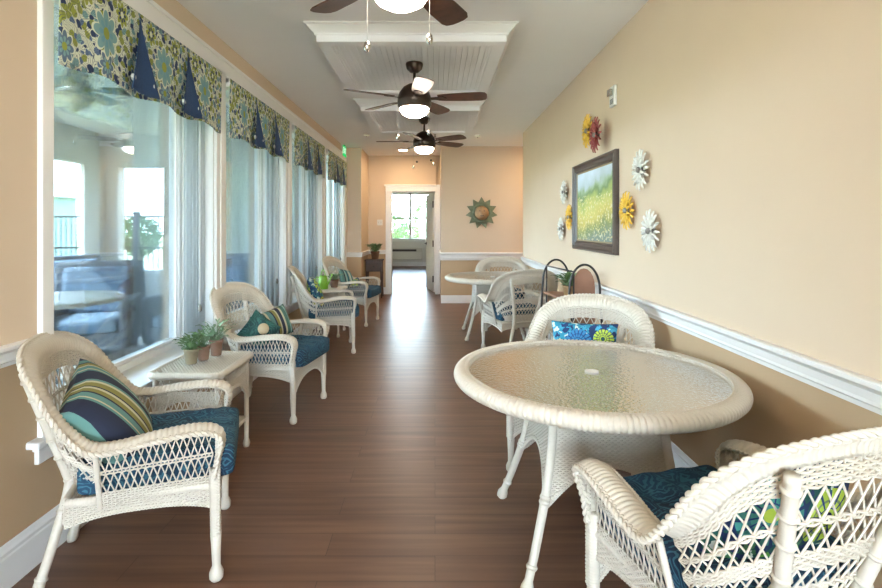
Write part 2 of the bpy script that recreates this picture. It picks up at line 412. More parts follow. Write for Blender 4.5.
def resample(P, ds, extra=None):
    d = np.r_[0, np.cumsum(np.linalg.norm(np.diff(P, axis=0), axis=1))]
    s = np.linspace(0, d[-1], max(2, int(d[-1]/ds)))
    f = lambda A: np.stack([np.interp(s, d, A[:, k]) for k in range(A.shape[1])], 1)
    return s, f(P), ([f(e) for e in extra] if extra else [])
def norm(a): return a/(np.linalg.norm(a, axis=-1, keepdims=True)+1e-12)

# ================================================================ STRUCTURE
XL, XR, ZC = -1.61, 1.33, 2.765
YB = -3.0
WIN = [(2.15, 3.75), (3.92, 5.50), (5.73, 7.27), (7.53, 9.09)]
ZS, ZT = .50, 2.50
XG = -1.87
b = MB(); b.box(-2.3, 3.3, YB-.2, 18, -.12, 0); struct(b.build('floor', M['floor']))
b = MB(); b.box(-2.3, 3.3, YB-.2, 10.36, ZC, ZC+.15); b.box(-2.6, 1.5, 10.36, 17.8, ZC, ZC+.15); struct(b.build('ceiling', M['ceiling']))
XO = -1.97
def low_high(name, upper, lower):
    u, l = MB(), MB()
    for bx in upper: u.box(*bx)
    for bx in lower: l.box(*bx)
    o = struct(u.build(name, M['wall']))
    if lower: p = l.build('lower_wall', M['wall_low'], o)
    return o
low_high('wall_left', [(XO, XL, YB, 2.15, .87, ZC), (XO, XL, 2.15, 9.3, ZT, ZC)]+[(XO, XL, a, b_, ZS, ZT) for a, b_ in ((3.75, 3.92), (5.50, 5.73), (7.27, 7.53), (9.09, 9.3))],
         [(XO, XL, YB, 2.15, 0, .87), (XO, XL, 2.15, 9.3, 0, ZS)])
low_high('wall_far_left', [(-1.97, -1.33, 9.3, 10.45, .84, ZC)], [(-1.97, -1.33, 9.3, 10.45, 0, .84)])
low_high('wall_door', [(-1.33, -.90, 10.3, 10.45, .84, ZC), (-.90, .05, 10.3, 10.45, 2.07, ZC)], [(-1.33, -.90, 10.3, 10.45, 0, .84)])
low_high('wall_end', [(.106, 3.3, 9.1, 10.45, .83, ZC), (.03, .106, 10.3, 10.45, 0, ZC)], [(.106, 3.3, 9.1, 10.45, 0, .83)])
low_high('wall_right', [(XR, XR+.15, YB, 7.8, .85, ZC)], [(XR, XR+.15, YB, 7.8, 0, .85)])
low_high('wall_alcove', [(3.15, 3.3, YB, 9.1, .83, ZC), (XR+.15, 3.15, 6.9, 7.05, .83, ZC)], [(3.15, 3.3, YB, 9.1, 0, .83), (XR+.15, 3.15, 6.9, 7.05, 0, .83)])
low_high('wall_back', [(XO, -1.25, YB-.15, YB, .87, ZC), (1.1, XR+.15, YB-.15, YB, .87, ZC), (-1.25, 1.1, YB-.15, YB, 2.45, ZC)], [(XO, -1.25, YB-.15, YB, 0, .87), (1.1, XR+.15, YB-.15, YB, 0, .87), (-1.25, 1.1, YB-.15, YB, 0, .2)])
# unseen window added behind the camera to let sky light in
f = MB()
for (x0, x1, z0, z1) in ((-1.25, -1.17, .2, 2.45), (1.02, 1.1, .2, 2.45), (-1.25, 1.1, 2.37, 2.45), (-1.25, 1.1, .2, .28), (-.11, -.04, .2, 2.45)): f.box(x0, x1, YB-.12, YB-.03, z0, z1)
w6 = struct(f.build('window_6', M['trim'], bevel=.004))
g = MB(); g.box(-1.19, 1.04, YB-.08, YB-.074, .26, 2.39); g.build('pane', M['clear'], w6)

# far room
b = MB(); b.box(-2.6, -2.5, 10.45, 17.7, 0, ZC); struct(b.build('wall_room_left', M['white_wall']))
b = MB(); b.box(1.3, 1.45, 10.45, 17.7, 0, ZC); struct(b.build('wall_room_right', M['white_wall']))
b = MB(); b.box(-2.5, -1.33, 10.45, 10.5, 0, ZC); b.box(-1.4, -.95, 10.45, 10.5, 0, ZC); b.box(.1, 1.3, 10.45, 10.5, 0, ZC); b.box(-.95, .1, 10.45, 10.5, 2.1, ZC); struct(b.build('wall_room_front', M['white_wall']))
b = MB(); b.box(-2.5, -1.55, 17.5, 17.65, 0, ZC); b.box(0.0, 1.3, 17.5, 17.65, 0, ZC); b.box(-1.55, 0, 17.5, 17.65, 0, .88); b.box(-1.55, 0, 17.5, 17.65, 2.5, ZC); struct(b.build('wall_room_back', M['white_wall']))
f = MB()
for (x0, x1, z0, z1) in ((-1.55, -1.47, .88, 2.5), (-.88, -.80, .88, 2.5), (-.10, 0, .88, 2.5), (-1.55, 0, .88, .94), (-1.55, 0, 2.42, 2.5), (-1.55, 0, 1.60, 1.66)): f.box(x0, x1, 17.45, 17.55, z0, z1)
w5 = struct(f.build('window_5', M['trim'], bevel=.004))
g = MB(); g.box(-1.5, -.02, 17.5, 17.505, .92, 2.46); g.build('pane', M['clear'], w5)
g = MB(); g.box(-1.62, .07, 17.38, 17.5, .84, .88); g.build('sill', M['trim'], w5, bevel=.005)
b = MB(); b.box(-2.5, 1.3, 17.48, 17.5, 0, .14); struct(b.build('baseboard_room', M['trim'], bevel=.004))

# mouldings: profile list (offset from wall, height) swept along a straight run
def moulding(mb, prof, p0, p1, n):
    """p0,p1 2D wall points, n 2D inward normal"""
    p0, p1, n = map(np.array, (p0, p1, n)); k = len(prof)
    v = [(*(p+n*o), z) for p in (p0, p1) for o, z in prof]
    mb.add(v, [(i, (i+1) % k, k+(i+1) % k, k+i) for i in range(k)], [list(range(k)), [k+i for i in range(k)][::-1]])
def base_prof(h=.14): return [(0, 0), (.016, 0), (.016, h*.72), (.012, h*.76), (.014, h*.84), (.009, h*.90), (.004, h), (0, h)]
def rail_prof(z0, z1):
    d = z1-z0
    return [(0, z0), (.010, z0), (.010, z0+d*.16), (.020, z0+d*.24), (.016, z0+d*.34), (.018, z0+d*.62), (.026, z0+d*.72), (.034, z0+d*.80), (.034, z0+d*.95), (.028, z1), (0, z1)]
def run(name, prof, segs):
    mb = MB()
    for p0, p1, n in segs: moulding(mb, prof, p0, p1, n)
    return struct(mb.build(name, M['trim']))
run('baseboard_left', base_prof(.17), [((XL, YB), (XL, 9.3), (1, 0)), ((XL, 9.3), (-1.33, 9.3), (0, -1)), ((-1.33, 9.3), (-1.33, 10.3), (1, 0))])
run('baseboard_right', base_prof(.15), [((XR, YB), (XR, 7.8), (-1, 0)), ((XR, 7.8), (XR+.15, 7.8), (0, 1))])
run('baseboard_end', base_prof(.14), [((.106, 9.1), (3.15, 9.1), (0, -1)), ((-1.33, 10.3), (-.96, 10.3), (0, -1))])
run('trim_1', rail_prof(.835, .915), [((XL, YB), (XL, 2.05), (1, 0))])
run('trim_2', rail_prof(.80, .897), [((XR, YB), (XR, 7.8), (-1, 0)), ((XR, 7.8), (XR+.15, 7.8), (0, 1))])
run('trim_3', rail_prof(.755, .895), [((.106, 9.1), (3.15, 9.1), (0, -1)), ((.106, 9.1), (.106, 10.28), (-1, 0))])
run('trim_4', rail_prof(.80, .885), [((XL, 9.3), (-1.33, 9.3), (0, -1)), ((-1.33, 9.27), (-1.33, 10.3), (1, 0)), ((-1.33, 10.3), (-.96, 10.3), (0, -1))])
# window casing (flat boards around the four units)
b = MB(); t_ = .024
b.box(XL, XL+t_, 2.085, 2.15, ZS, ZT+.02)
for a, c in ((3.75, 3.92), (5.50, 5.73), (7.27, 7.53), (9.09, 9.27)): b.box(XL, XL+t_, a, c, ZS, ZT+.02)
b.box(XL, XL+t_, 2.05, 9.27, ZT, ZT+.10); b.box(XL, XL+.032, 2.04, 9.28, ZT+.10, ZT+.125)
for a, c in ((3.75, 3.92), (5.50, 5.73), (7.27, 7.53)): b.box(XL+t_, XL+.034, (a+c)/2-.03, (a+c)/2+.03, ZS, ZT-.01)
struct(b.build('trim_5', M['trim'], bevel=.004))
b = MB(); b.box(XL, XL+.02, 2.07, 9.25, ZS-.10, ZS-.02); b.box(XL, XL+.028, 2.06, 9.26, ZS-.045, ZS-.02); struct(b.build('trim_6', M['trim'], bevel=.004))
# windows
for i, (a, c) in enumerate(WIN):
    f = MB(); fw = .042
    f.box(XG-.04, XG+.035, a, a+fw, ZS, ZT); f.box(XG-.04, XG+.035, c-fw, c, ZS, ZT)
    f.box(XG-.04, XG+.035, a+fw, c-fw, ZS, ZS+fw); f.box(XG-.04, XG+.035, a+fw, c-fw, ZT-fw, ZT)
    f.box(XG-.02, XG+.018, a+fw, a+fw+.012, ZS+fw, ZT-fw); f.box(XG-.02, XG+.018, c-fw-.012, c-fw, ZS+fw, ZT-fw); f.box(XG-.02, XG+.018, a+fw, c-fw, ZS+fw, ZS+fw+.02)
    w = struct(f.build('window_%d' % (i+1), M['trim'], bevel=.004))
    g = MB(); g.box(XG-.004, XG+.004, a+fw, c-fw, ZS+fw, ZT-fw); g.build('pane', M['pane'], w)
    s = MB(); s.box(XG+.03, XL+.05, a-.06 if i else 2.03, c+.06, ZS-.025, ZS+.005); s.build('sill', M['trim'], w, bevel=.008)
    s = MB(); s.box(XG+.035, XL, a-.001, a+.006, ZS, ZT); s.box(XG+.035, XL, c-.006, c+.001, ZS, ZT); s.box(XG+.035, XL, a, c, ZT-.006, ZT+.001); s.build('jamb', M['trim'], w)

# ceiling boxes (dropped beadboard panels with crown)
def ceiling_box(y0, y1, n):
    x0, x1, zb = -.83, .50, ZC-.115
    f = MB()
    for (a, c, d, e) in ((x0, x0+.085, y0, y1), (x1-.085, x1, y0, y1), (x0+.085, x1-.085, y0, y0+.085), (x0+.085, x1-.085, y1-.085, y1)): f.box(a, c, d, e, zb, ZC)
    f.box(x0+.085, x1-.085, y0+.085, y1-.085, zb+.03, ZC)
    prof = [(0, ZC-.07), (.012, ZC-.07), (.014, ZC-.058), (.03, ZC-.045), (.055, ZC-.02), (.06, ZC-.012), (.075, ZC-.010), (.075, ZC), (0, ZC)]
    k = len(prof); ring = []
    for (sx, sy) in ((-1, -1), (1, -1), (1, 1), (-1, 1)):
        cx, cy = (x0 if sx < 0 else x1), (y0 if sy < 0 else y1)
        ring.append([(cx+sx*o, cy+sy*o, z) for o, z in prof])
    v = [p for r in ring for p in r]
    f.add(v, [(a*k+i, a*k+(i+1) % k, ((a+1) % 4)*k+(i+1) % k, ((a+1) % 4)*k+i) for a in range(4) for i in range(k)])
    o = struct(f.build('trim_%d' % n, M['ceiling']))
    p = MB(); xa, xb = x0+.085, x1-.085; nb = 27; w = (xb-xa)/nb
    for i in range(nb):
        p.box(xa+i*w+.004, xa+(i+1)*w-.004, y0+.085, y1-.085, zb+.014, zb+.032)
        p.tube([(xa+i*w, y0+.085, zb+.021), (xa+i*w, y1-.085, zb+.021)], .004, 6)
    p.build('beadboard', M['ceiling'], o)
    q = MB()
    for (a, c, d, e) in ((xa, xa+.018, y0+.085, y1-.085), (xb-.018, xb, y0+.085, y1-.085), (xa, xb, y0+.085, y0+.103), (xa, xb, y1-.103, y1-.085)): q.box(a, c, d, e, zb+.004, zb+.02)
    q.build('bead_trim', M['ceiling'], o, bevel=.004)
for i, (a, c) in enumerate(((1.42, 2.86), (3.61, 5.07), (5.77, 7.22), (-.75, .70))): ceiling_box(a, c, 7+i)

# door opening casing + open door
b = MB()
b.box(-.985, -.86, 10.27, 10.3, 0, 2.07); b.box(0.0, .106, 10.27, 10.3, 0, 2.07); b.box(-.985, .106, 10.265, 10.3, 2.05, 2.15); b.box(-1.01, .106, 10.25, 10.3, 2.15, 2.185)
b.box(-.90, -.865, 10.3, 10.5, 0, 2.07); b.box(.0, .03, 10.3, 10.5, 0, 2.07); b.box(-.9, .03, 10.3, 10.5, 2.04, 2.07)
struct(b.build('trim_11', M['trim'], bevel=.004))
d = MB(); d.box(-.86, 0, -.02, .02, .01, 2.03)
for (x0, x1, z0, z1) in ((-.74, -.48, .25, .95), (-.38, -.12, .25, .95), (-.74, -.48, 1.1, 1.85), (-.38, -.12, 1.1, 1.85)):
    d.box(x0, x1, -.026, .026, z0, z1)
door = struct(d.build('door_1', M['trim'], bevel=.004, loc=(-.012, 10.52, 0), rot=(0, 0, R(-79))))
h = MB(); h.cyl((-.80, -.06, .98), (-.80, .06, .98), .012); h.tube([(-.80, .06, .98), (-.74, .062, .98), (-.69, .06, .98)], .009, 8); h.tube([(-.80, -.06, .98), (-.74, -.062, .98), (-.69, -.06, .98)], .009, 8)
h.lathe([(.028, -.028), (.028, .028)], (-.8, 0, .98), 16, 'y'); h.build('door_handle', M['black'], door)
for z in (.28, 1.0, 1.80):
    h = MB(); h.box(-.035, .014, -.032, -.018, z-.06, z+.06); h.cyl((.006, -.03, z-.065), (.006, -.03, z+.065), .012); h.build('hinge', M['black'], door)

# ================================================================ PORCH & OUTSIDE (seen through the windows)
b = MB(); b.box(-60, 60, -20, 90, -.30, -.13); struct(b.build('ground', M['grass']))
b = MB(); b.box(-5.35, -1.97, -4, 8.2, -.13, -.02); struct(b.build('porch_floor', M['concrete']))
b = MB(); b.box(-5.5, -1.97, -4, 8.35, 2.765, 2.9); struct(b.build('porch_ceiling', M['white_wall']))
b = MB(); b.box(-5.25, -5.10, -4, 8.15, 2.27, 2.77); b.box(-5.25, -5.10, -4, 8.15, -.02, .66)
for y in (-1.9, .6, 3.1, 5.6): b.box(-5.15, -5.09, y, y+.3, .66, 2.27)
b.box(-5.15, -5.09, 7.5, 8.0, .66, 2.27)
struct(b.build('wall_porch_left', M['white_wall']))
b = MB(); b.box(-5.30, -5.05, -4, 8.0, .66, .70); struct(b.build('trim_12', M['trim']))
b = MB(); b.box(-5.1, -1.97, 8.0, 8.15, 2.27, 2.77); b.box(-5.28, -4.90, 7.99, 8.16, -.02, 2.27); b.box(-4.9, -3.75, 8.0, 8.15, -.02, .62)
struct(b.build('wall_porch_end', M['white_wall']))
b = MB(); b.box(-3.75, -1.97, 7.99, 8.15, .92, 2.27); struct(b.build('wall_porch_siding', M['siding']))
b = MB(); b.box(-3.75, -1.97, 7.97, 8.15, -.02, .92); struct(b.build('wall_porch_brick', M['brick']))
b = MB(); b.box(-4.95, -3.72, 7.93, 8.18, .62, .68); b.box(-3.75, -1.97, 7.93, 8.0, .92, .96); struct(b.build('trim_13', M['trim']))

def fence(name, p0, p1, ztop, label):
    p0, p1 = np.array(p0, float), np.array(p1, float); L = np.linalg.norm(p1-p0); d = (p1-p0)/L
    e = empty(name, (p0[0], p0[1], -.13), math.atan2(d[1], d[0]), label, 'fence')
    r = MB()
    for z in (.35, 1.0, ztop): r.box(0, L, -.016, .016, z-.02, z+.02)
    r.build('rail', M['black'], e)
    p = MB(); n = int(L/.115)
    for i in range(n): p.box(i*.115-.009, i*.115+.009, -.009, .009, .10, ztop)
    p.build('picket_panel', M['black'], e)
    k = 0.0
    while k <= L: q = MB(); q.box(k-.05, k+.05, -.05, .05, 0, ztop+.08); q.box(k-.06, k+.06, -.06, .06, ztop+.08, ztop+.11); q.build('post', M['black'], e); k += 2.4
fence('metal_fence', (-11.5, 11.6), (-2.2, 11.6), 1.70, 'black metal picket fence across the yard, behind the porch end opening')
fence('metal_fence', (-9.3, -1.0), (-9.3, 11.4), 1.70, 'black metal picket fence running beside the porch left openings')

def blob(name, c, rad, mat, seed, n=1500, s=.2, parent=None):
    rnd = np.random.RandomState(seed); mb = MB()
    for i in range(n):
        d = norm(rnd.normal(size=3)); p = d*np.array(rad)*(.65+.4*rnd.rand()); a = norm(rnd.normal(size=3)); b_ = norm(np.cross(a, rnd.normal(size=3))); sz = s*(.6+.8*rnd.rand())
        cc = np.array(c)+p
        mb.add([cc-a*sz, cc-b_*sz*.5, cc+a*sz, cc+b_*sz*.5], [(0, 1, 2, 3)])
    return mb.build(name, mat, parent)
def tree(name, x, y, h, r, mat, seed, label, cat='tree', n=420):
    e = empty(name, (x, y, -.13), 0, label, cat)
    t = MB(); t.tube([(0, 0, 0), (.03, 0, h*.4), (0, .03, h*.8)], [.10, .08, .03], 8)
    for k in range(5):
        a = k*1.3; t.tube([(0.02, 0, h*.4), (math.cos(a)*r*.5, math.sin(a)*r*.5, h*.7)], [.04, .015], 6)
    t.build('trunk', M['bark'], e, smooth=True)
    blob('foliage', (0, 0, h*.68), (r, r, h*.34), mat, seed, n*5, .05*r+.02, e)
tree('garden_tree', -8.9, 15.5, 1.75, .62, M['tree'], 3, 'round green leafy tree behind the metal fence, seen through the nearest window')
tree('garden_shrub', -7.95, 16.4, 1.8, .42, M['tree_red'], 4, 'red leaved shrub behind the metal fence, beside the green tree', 'shrub')
for k, (x, y, h_, r_) in enumerate(((-2.0, 25.0, 2.1, .8), (-.45, 24, 2.7, .75), (1.5, 26, 2.5, .8), (-1.5, 28, 1.5, .8))):
    tree('garden_tree', x, y, h_, r_, M['tree'], 10+k, ['broad green tree at the left outside the far room window', 'slim green tree right of the middle outside the far room window', 'green tree partly hidden at the right of the far room window', 'low spreading green tree farthest behind the far room window'][k])
# neighbour building
e = empty('neighbour_building', (-20.0, 18.0, -.13), R(0), 'teal walled neighbouring house with pale roof beyond the left fence', 'building')
b = MB(); b.box(-4, 4, -5, 5, 0, 2.7); b.build('wall', M['teal_wall'], e)
b = MB(); b.hexa([(-4.6, -5.6, 2.7), (4.6, -5.6, 2.7), (4.6, 5.6, 2.7), (-4.6, 5.6, 2.7), (-.1, -5.6, 4.3), (.1, -5.6, 4.3), (.1, 5.6, 4.3), (-.1, 5.6, 4.3)]); b.build('roof', M['white_wall'], e)
for y in (-3, 1): b = MB(); b.box(4.0, 4.04, y, y+1.2, 1.0, 2.2); b.build('window', M['dark_slot'], e)
for k in range(1): pass

# porch furniture
def lounge(loc, rz, label, first=[None]):
    if first[0] is None:
        e = empty('porch_armchair', loc, rz, label, 'chair', 'porch armchairs')
        f = MB(); f.box(-.36, .36, -.36, .36, .16, .30)
        f.build('seat_base', M['outdoor_wicker'], e, bevel=.02)
        for sx in (-1, 1):
            a = MB(); a.box(sx*.40-.05, sx*.40+.05, -.38, .38, .12, .62); a.build('arm', M['outdoor_wicker'], e, bevel=.03)
        P = MB(); P.hexa([(-.45, -.44, .14), (.45, -.44, .14), (.45, -.34, .14), (-.45, -.34, .14), (-.43, -.56, .98), (.43, -.56, .98), (.43, -.46, .98), (-.43, -.46, .98)]); P.build('backrest', M['outdoor_wicker'], e, bevel=.03)
        c = MB(); c.box(-.33, .33, -.32, .37, .30, .43); c.build('seat_cushion', M['outdoor_cushion'], e, bevel=.04)
        c = MB(); c.hexa([(-.32, -.34, .43), (.32, -.34, .43), (.32, -.20, .43), (-.32, -.20, .43), (-.32, -.46, .92), (.32, -.46, .92), (.32, -.34, .92), (-.32, -.34, .92)]); c.build('back_cushion', M['outdoor_cushion'], e, bevel=.04)
        for sx in (-1, 1):
            for sy in (-1, 1): l = MB(); l.cyl((sx*.38, sy*.34, 0), (sx*.38, sy*.34, .16), .022); l.build('leg', M['black'], e)
        first[0] = e
    else: e = copy_tree(first[0]); e.location = loc; e.rotation_euler = (0, 0, rz); e['label'] = label
    return e
lounge((-3.65, 5.45, -.02), R(200), 'grey wicker porch armchair with its back to the round porch table')
lounge((-4.5, 6.85, -.02), R(-110), 'grey wicker porch armchair nearest the corner column of the porch')
lounge((-2.6, 5.75, -.02), R(165), 'grey wicker porch armchair near the glass behind the first side table')
lounge((-4.3, 4.3, -.02), R(-75), 'grey wicker porch armchair by the left porch opening')
lounge((-2.9, 7.0, -.02), R(180), 'grey wicker porch armchair in front of the brick base of the siding')
e = empty('porch_table', (-3.2, 4.35, -.02), 0, 'round white topped table out on the porch', 'table')
t = MB(); t.lathe([(.01, .735), (.50, .735), (.52, .75), (.52, .765), (.50, .775), (.01, .775)], seg=40); t.build('table_top', M['plastic'], e)
t = MB(); t.lathe([(.26, 0), (.25, .02), (.05, .05), (.035, .10), (.035, .735)], seg=20); t.build('pedestal', M['outdoor_wicker'], e, smooth=True)

# ================================================================ CEILING FANS
BA = [None]
def make_fan(loc, off, label, porch=False):
    e = empty('ceiling_fan', loc, 0, label, 'ceiling fan', None if porch else 'bronze ceiling fans with lit bowls')
    met = M['chrome'] if porch else M['bronze']
    c = MB(); c.lathe([(.068, 0), (.070, -.012), (.062, -.045), (.035, -.072), (.014, -.078)], seg=28); c.build('canopy', met, e, smooth=True)
    c = MB(); c.cyl((0, 0, -.07), (0, 0, -.20), .012); c.build('downrod', met, e, smooth=True)
    hm = MB(); hm.lathe([(.02, -.160), (.05, -.170), (.09, -.195), (.120, -.235), (.134, -.280), (.136, -.315), (.134, -.318), (.134, -.345), (.118, -.360)], seg=40, cap1=True); hm.build('motor_housing', met, e, smooth=True)
    if porch: bw = MB(); bw.lathe([(.15, -.345), (.145, -.38), (.115, -.43), (.06, -.46), (.015, -.468), (.012, -.485), (.001, -.495)], seg=36)
    else: bw = MB(); bw.lathe([(.115, -.362), (.112, -.382), (.095, -.408), (.06, -.427), (.02, -.434), (.001, -.435)], seg=36)
    bw.build('light_bowl', M['cream_glass'] if porch else M['bowl'], e, smooth=True)
    for k in range(5):
        a = R(off+72*k); ca, sa = math.cos(a), math.sin(a); tl = R(12)
        def mp(u, v, w, ca=ca, sa=sa, tl=tl):
            y, z = v*math.cos(tl)+w*math.sin(tl), -v*math.sin(tl)+w*math.cos(tl)
            return (u*ca-y*sa, u*sa+y*ca, -.285+z)
        out = [(.19, -.045), (.24, -.055), (.40, -.068), (.53, -.070), (.565, -.058), (.578, -.03), (.58, 0), (.578, .03), (.565, .058), (.53, .070), (.40, .068), (.24, .055), (.19, .045)]
        p = MB(); p.poly(out, mp, .006); p.build('blade', M['blade'], e)
        q = MB(); q.poly([(.11, -.018), (.16, -.02), (.23, -.035), (.26, 0), (.23, .035), (.16, .02), (.11, .018)], lambda u, v, w, mp=mp: mp(u, v, w-.006), .005); q.build('blade_bracket', met, e)
    for (x, y, L) in ((-.13, -.03, .24), (.115, .0, .20)) if not porch else ((0, 0, .22),):
        z0 = -.345 if not porch else -.49
        p = MB(); p.tube([(x, y, z0), (x, y, z0-L)], .0009, 5); p.build('pull_chain', M['chain'], e)
        p = MB(); p.lathe([(.001, -.024), (.011, -.016), (.014, 0), (.011, .014), (.001, .022)], (x, y, z0-L-.01), 14); p.build('chain_knob', M['chrome'], e, smooth=True)
    return e
ZF = ZC-.115
make_fan((-.137, 2.06, ZF+.012), -8, 'bronze ceiling fan with lit bowl nearest the camera, at the picture top')
make_fan((-.165, 4.13, ZF+.012), -8, 'bronze five bladed ceiling fan with lit bowl, middle one along the hall ceiling')
make_fan((-.13, 6.22, ZF+.012), 36, 'bronze ceiling fan with lit bowl farthest along the hall ceiling')
make_fan((-.165, -.40, ZF+.012), 10, 'bronze ceiling fan over the camera position behind the nearest visible fan')
make_fan((-2.93, 4.2, 2.765), 20, 'silver porch ceiling fan with unlit cream bowl seen through the nearest window', True)

# recessed light, detectors
e = empty('recessed_light', (-.59, 9.55, ZC), 0, 'round lit recessed ceiling light before the far doorway', 'light')
b = MB(); b.lathe([(.095, 0), (.095, -.006), (.078, -.008), (.072, 0)], seg=32); b.build('trim_ring', M['trim'], e)
b = MB(); b.lathe([(.074, -.001), (.074, -.004), (.001, -.0045)], seg=28); b.build('lens', M['recess'], e)
for x, y, w_ in ((2.0, 8.35, 'beyond the end corner of the right wall'), (2.65, 8.3, 'deepest in the alcove behind the right wall'), (-.6, 13.6, 'inside the far room beyond the doorway')):
    e2 = copy_tree(e); e2.location = (x, y, ZC); e2['label'] = 'added unseen recessed light ' + w_  # copies added out of view to warm the end wall and brighten the far room
for (x, y, k) in ((-1.05, 7.9, 0), (-.56, 7.6, 1), (.0, 7.85, 1), (.66, 8.0, 0)):
    e = empty('smoke_detector' if k == 0 else 'fire_sprinkler', (x, y, ZC), 0, {(-1.05): 'small round ceiling detector at the left before the exit sign', (-.56): 'small ceiling sprinkler left of the farthest fan', 0.0: 'small ceiling sprinkler behind the farthest fan', .66: 'small round ceiling detector at the right near the wall corner'}[x], 'detector' if k == 0 else 'sprinkler')
    if k == 0:
        b = MB(); b.lathe([(.045, 0), (.045, -.018), (.035, -.028), (.001, -.028)], seg=24); b.build('body', M['plastic'], e, smooth=True)
        b = MB(); b.lathe([(.012, -.028), (.012, -.034), (.001, -.034)], seg=12); b.build('sensor', M['dark_slot'], e)
    else:
        b = MB(); b.lathe([(.035, 0), (.032, -.008), (.012, -.010)], seg=20); b.build('escutcheon', M['plastic'], e)
        b = MB(); b.cyl((0, 0, -.008), (0, 0, -.05), .006); b.lathe([(.022, -.05), (.022, -.054)], seg=14); b.build('sprinkler_head', M['bronze'], e)
for i, (x, z) in enumerate(((-.36, 2.64), (-.08, 2.67))):
    b = MB(); b.lathe([(.02, 0), (.02, -.03), (.012, -.04)], (x, 10.3, z), 14, 'y'); tag(b.build('door_sensor', M['dark_slot']), ['left small dark sensor on the wall above the far doorway', 'right small dark sensor on the wall above the far doorway'][i], 'sensor')

# exit sign on left wall
e = empty('exit_sign', (XL+.002, 8.95, 2.655), 0, 'green lit exit sign high on the left wall at the end of the windows', 'sign')
b = MB(); b.box(0, .035, -.16, .16, -.10, .10); b.build('housing', M['plastic'], e, bevel=.004)
b = MB(); b.box(.035, .042, -.15, .15, -.09, .09); b.build('face', M['exit_green'], e)
def text_mesh(txt, size, mat, name, parent, loc, rot, ext=.001):
    cu = bpy.data.curves.new('t', 'FONT'); cu.body = txt; cu.size = size; cu.align_x = 'CENTER'; cu.align_y = 'CENTER'; cu.extrude = ext
    ob = bpy.data.objects.new('t', cu); COL.objects.link(ob); dg = bpy.context.evaluated_depsgraph_get(); dg.update()
    me = bpy.data.meshes.new_from_object(ob.evaluated_get(dg)); bpy.data.objects.remove(ob)
    me.materials.clear(); me.materials.append(mat)
    o = bpy.data.objects.new(name, me); COL.objects.link(o); o.parent = parent; o.location = loc; o.rotation_euler = rot; return o
text_mesh('EXIT', .15, M['exit_letter'], 'lettering', e, (.0435, 0, 0), (R(90), 0, R(90)))
b = MB(); b.box(0, .05, -.02, .02, .095, .11); b.build('mounting_bracket', M['black'], e)
# fire alarm strobe right wall
e = empty('fire_alarm_strobe', (XR-.001, 3.82, 2.32), 0, 'white wall mounted alarm strobe high on the right wall above the flowers', 'alarm')
b = MB(); b.box(-.022, 0, -.055, .055, -.075, .075); b.build('back_plate', M['plastic'], e, bevel=.006)
b = MB(); b.box(-.048, -.02, -.03, .03, 0, .05); b.build('strobe_lens', M['chrome'], e, bevel=.006)
b = MB()
for z in (-.055, -.045, -.035, -.025): b.box(-.025, -.021, -.03, .03, z-.002, z+.002)
b.build('speaker_slots', M['dark_slot'], e)
# light switch door wall
e = empty('light_switch', (-1.10, 10.299, 1.43), 0, 'white double light switch plate on the tan wall left of the far doorway', 'switch')
b = MB(); b.box(-.055, .055, -.006, 0, -.057, .057); b.build('plate', M['plastic'], e, bevel=.002)
for x in (-.023, .023): b = MB(); b.box(x-.008, x+.008, -.014, -.004, -.016, .016); b.build('toggle', M['ptac'], e)
# wall unit in far room
e = empty('air_conditioner', (-.95, 17.48, .22), 0, 'beige through-wall heating and cooling unit under the far room window', 'air conditioner')
b = MB(); b.box(-.53, .53, -.24, 0, 0, .40); b.build('body', M['ptac'], e, bevel=.015)
b = MB(); b.box(-.49, .33, -.25, -.235, .29, .36)
b.build('air_outlet', M['dark_slot'], e)
b = MB()
for i in range(10): b.box(-.5, .5, -.246, -.238, .03+i*.024, .04+i*.024)
b.build('grille', M['white_wall'], e)

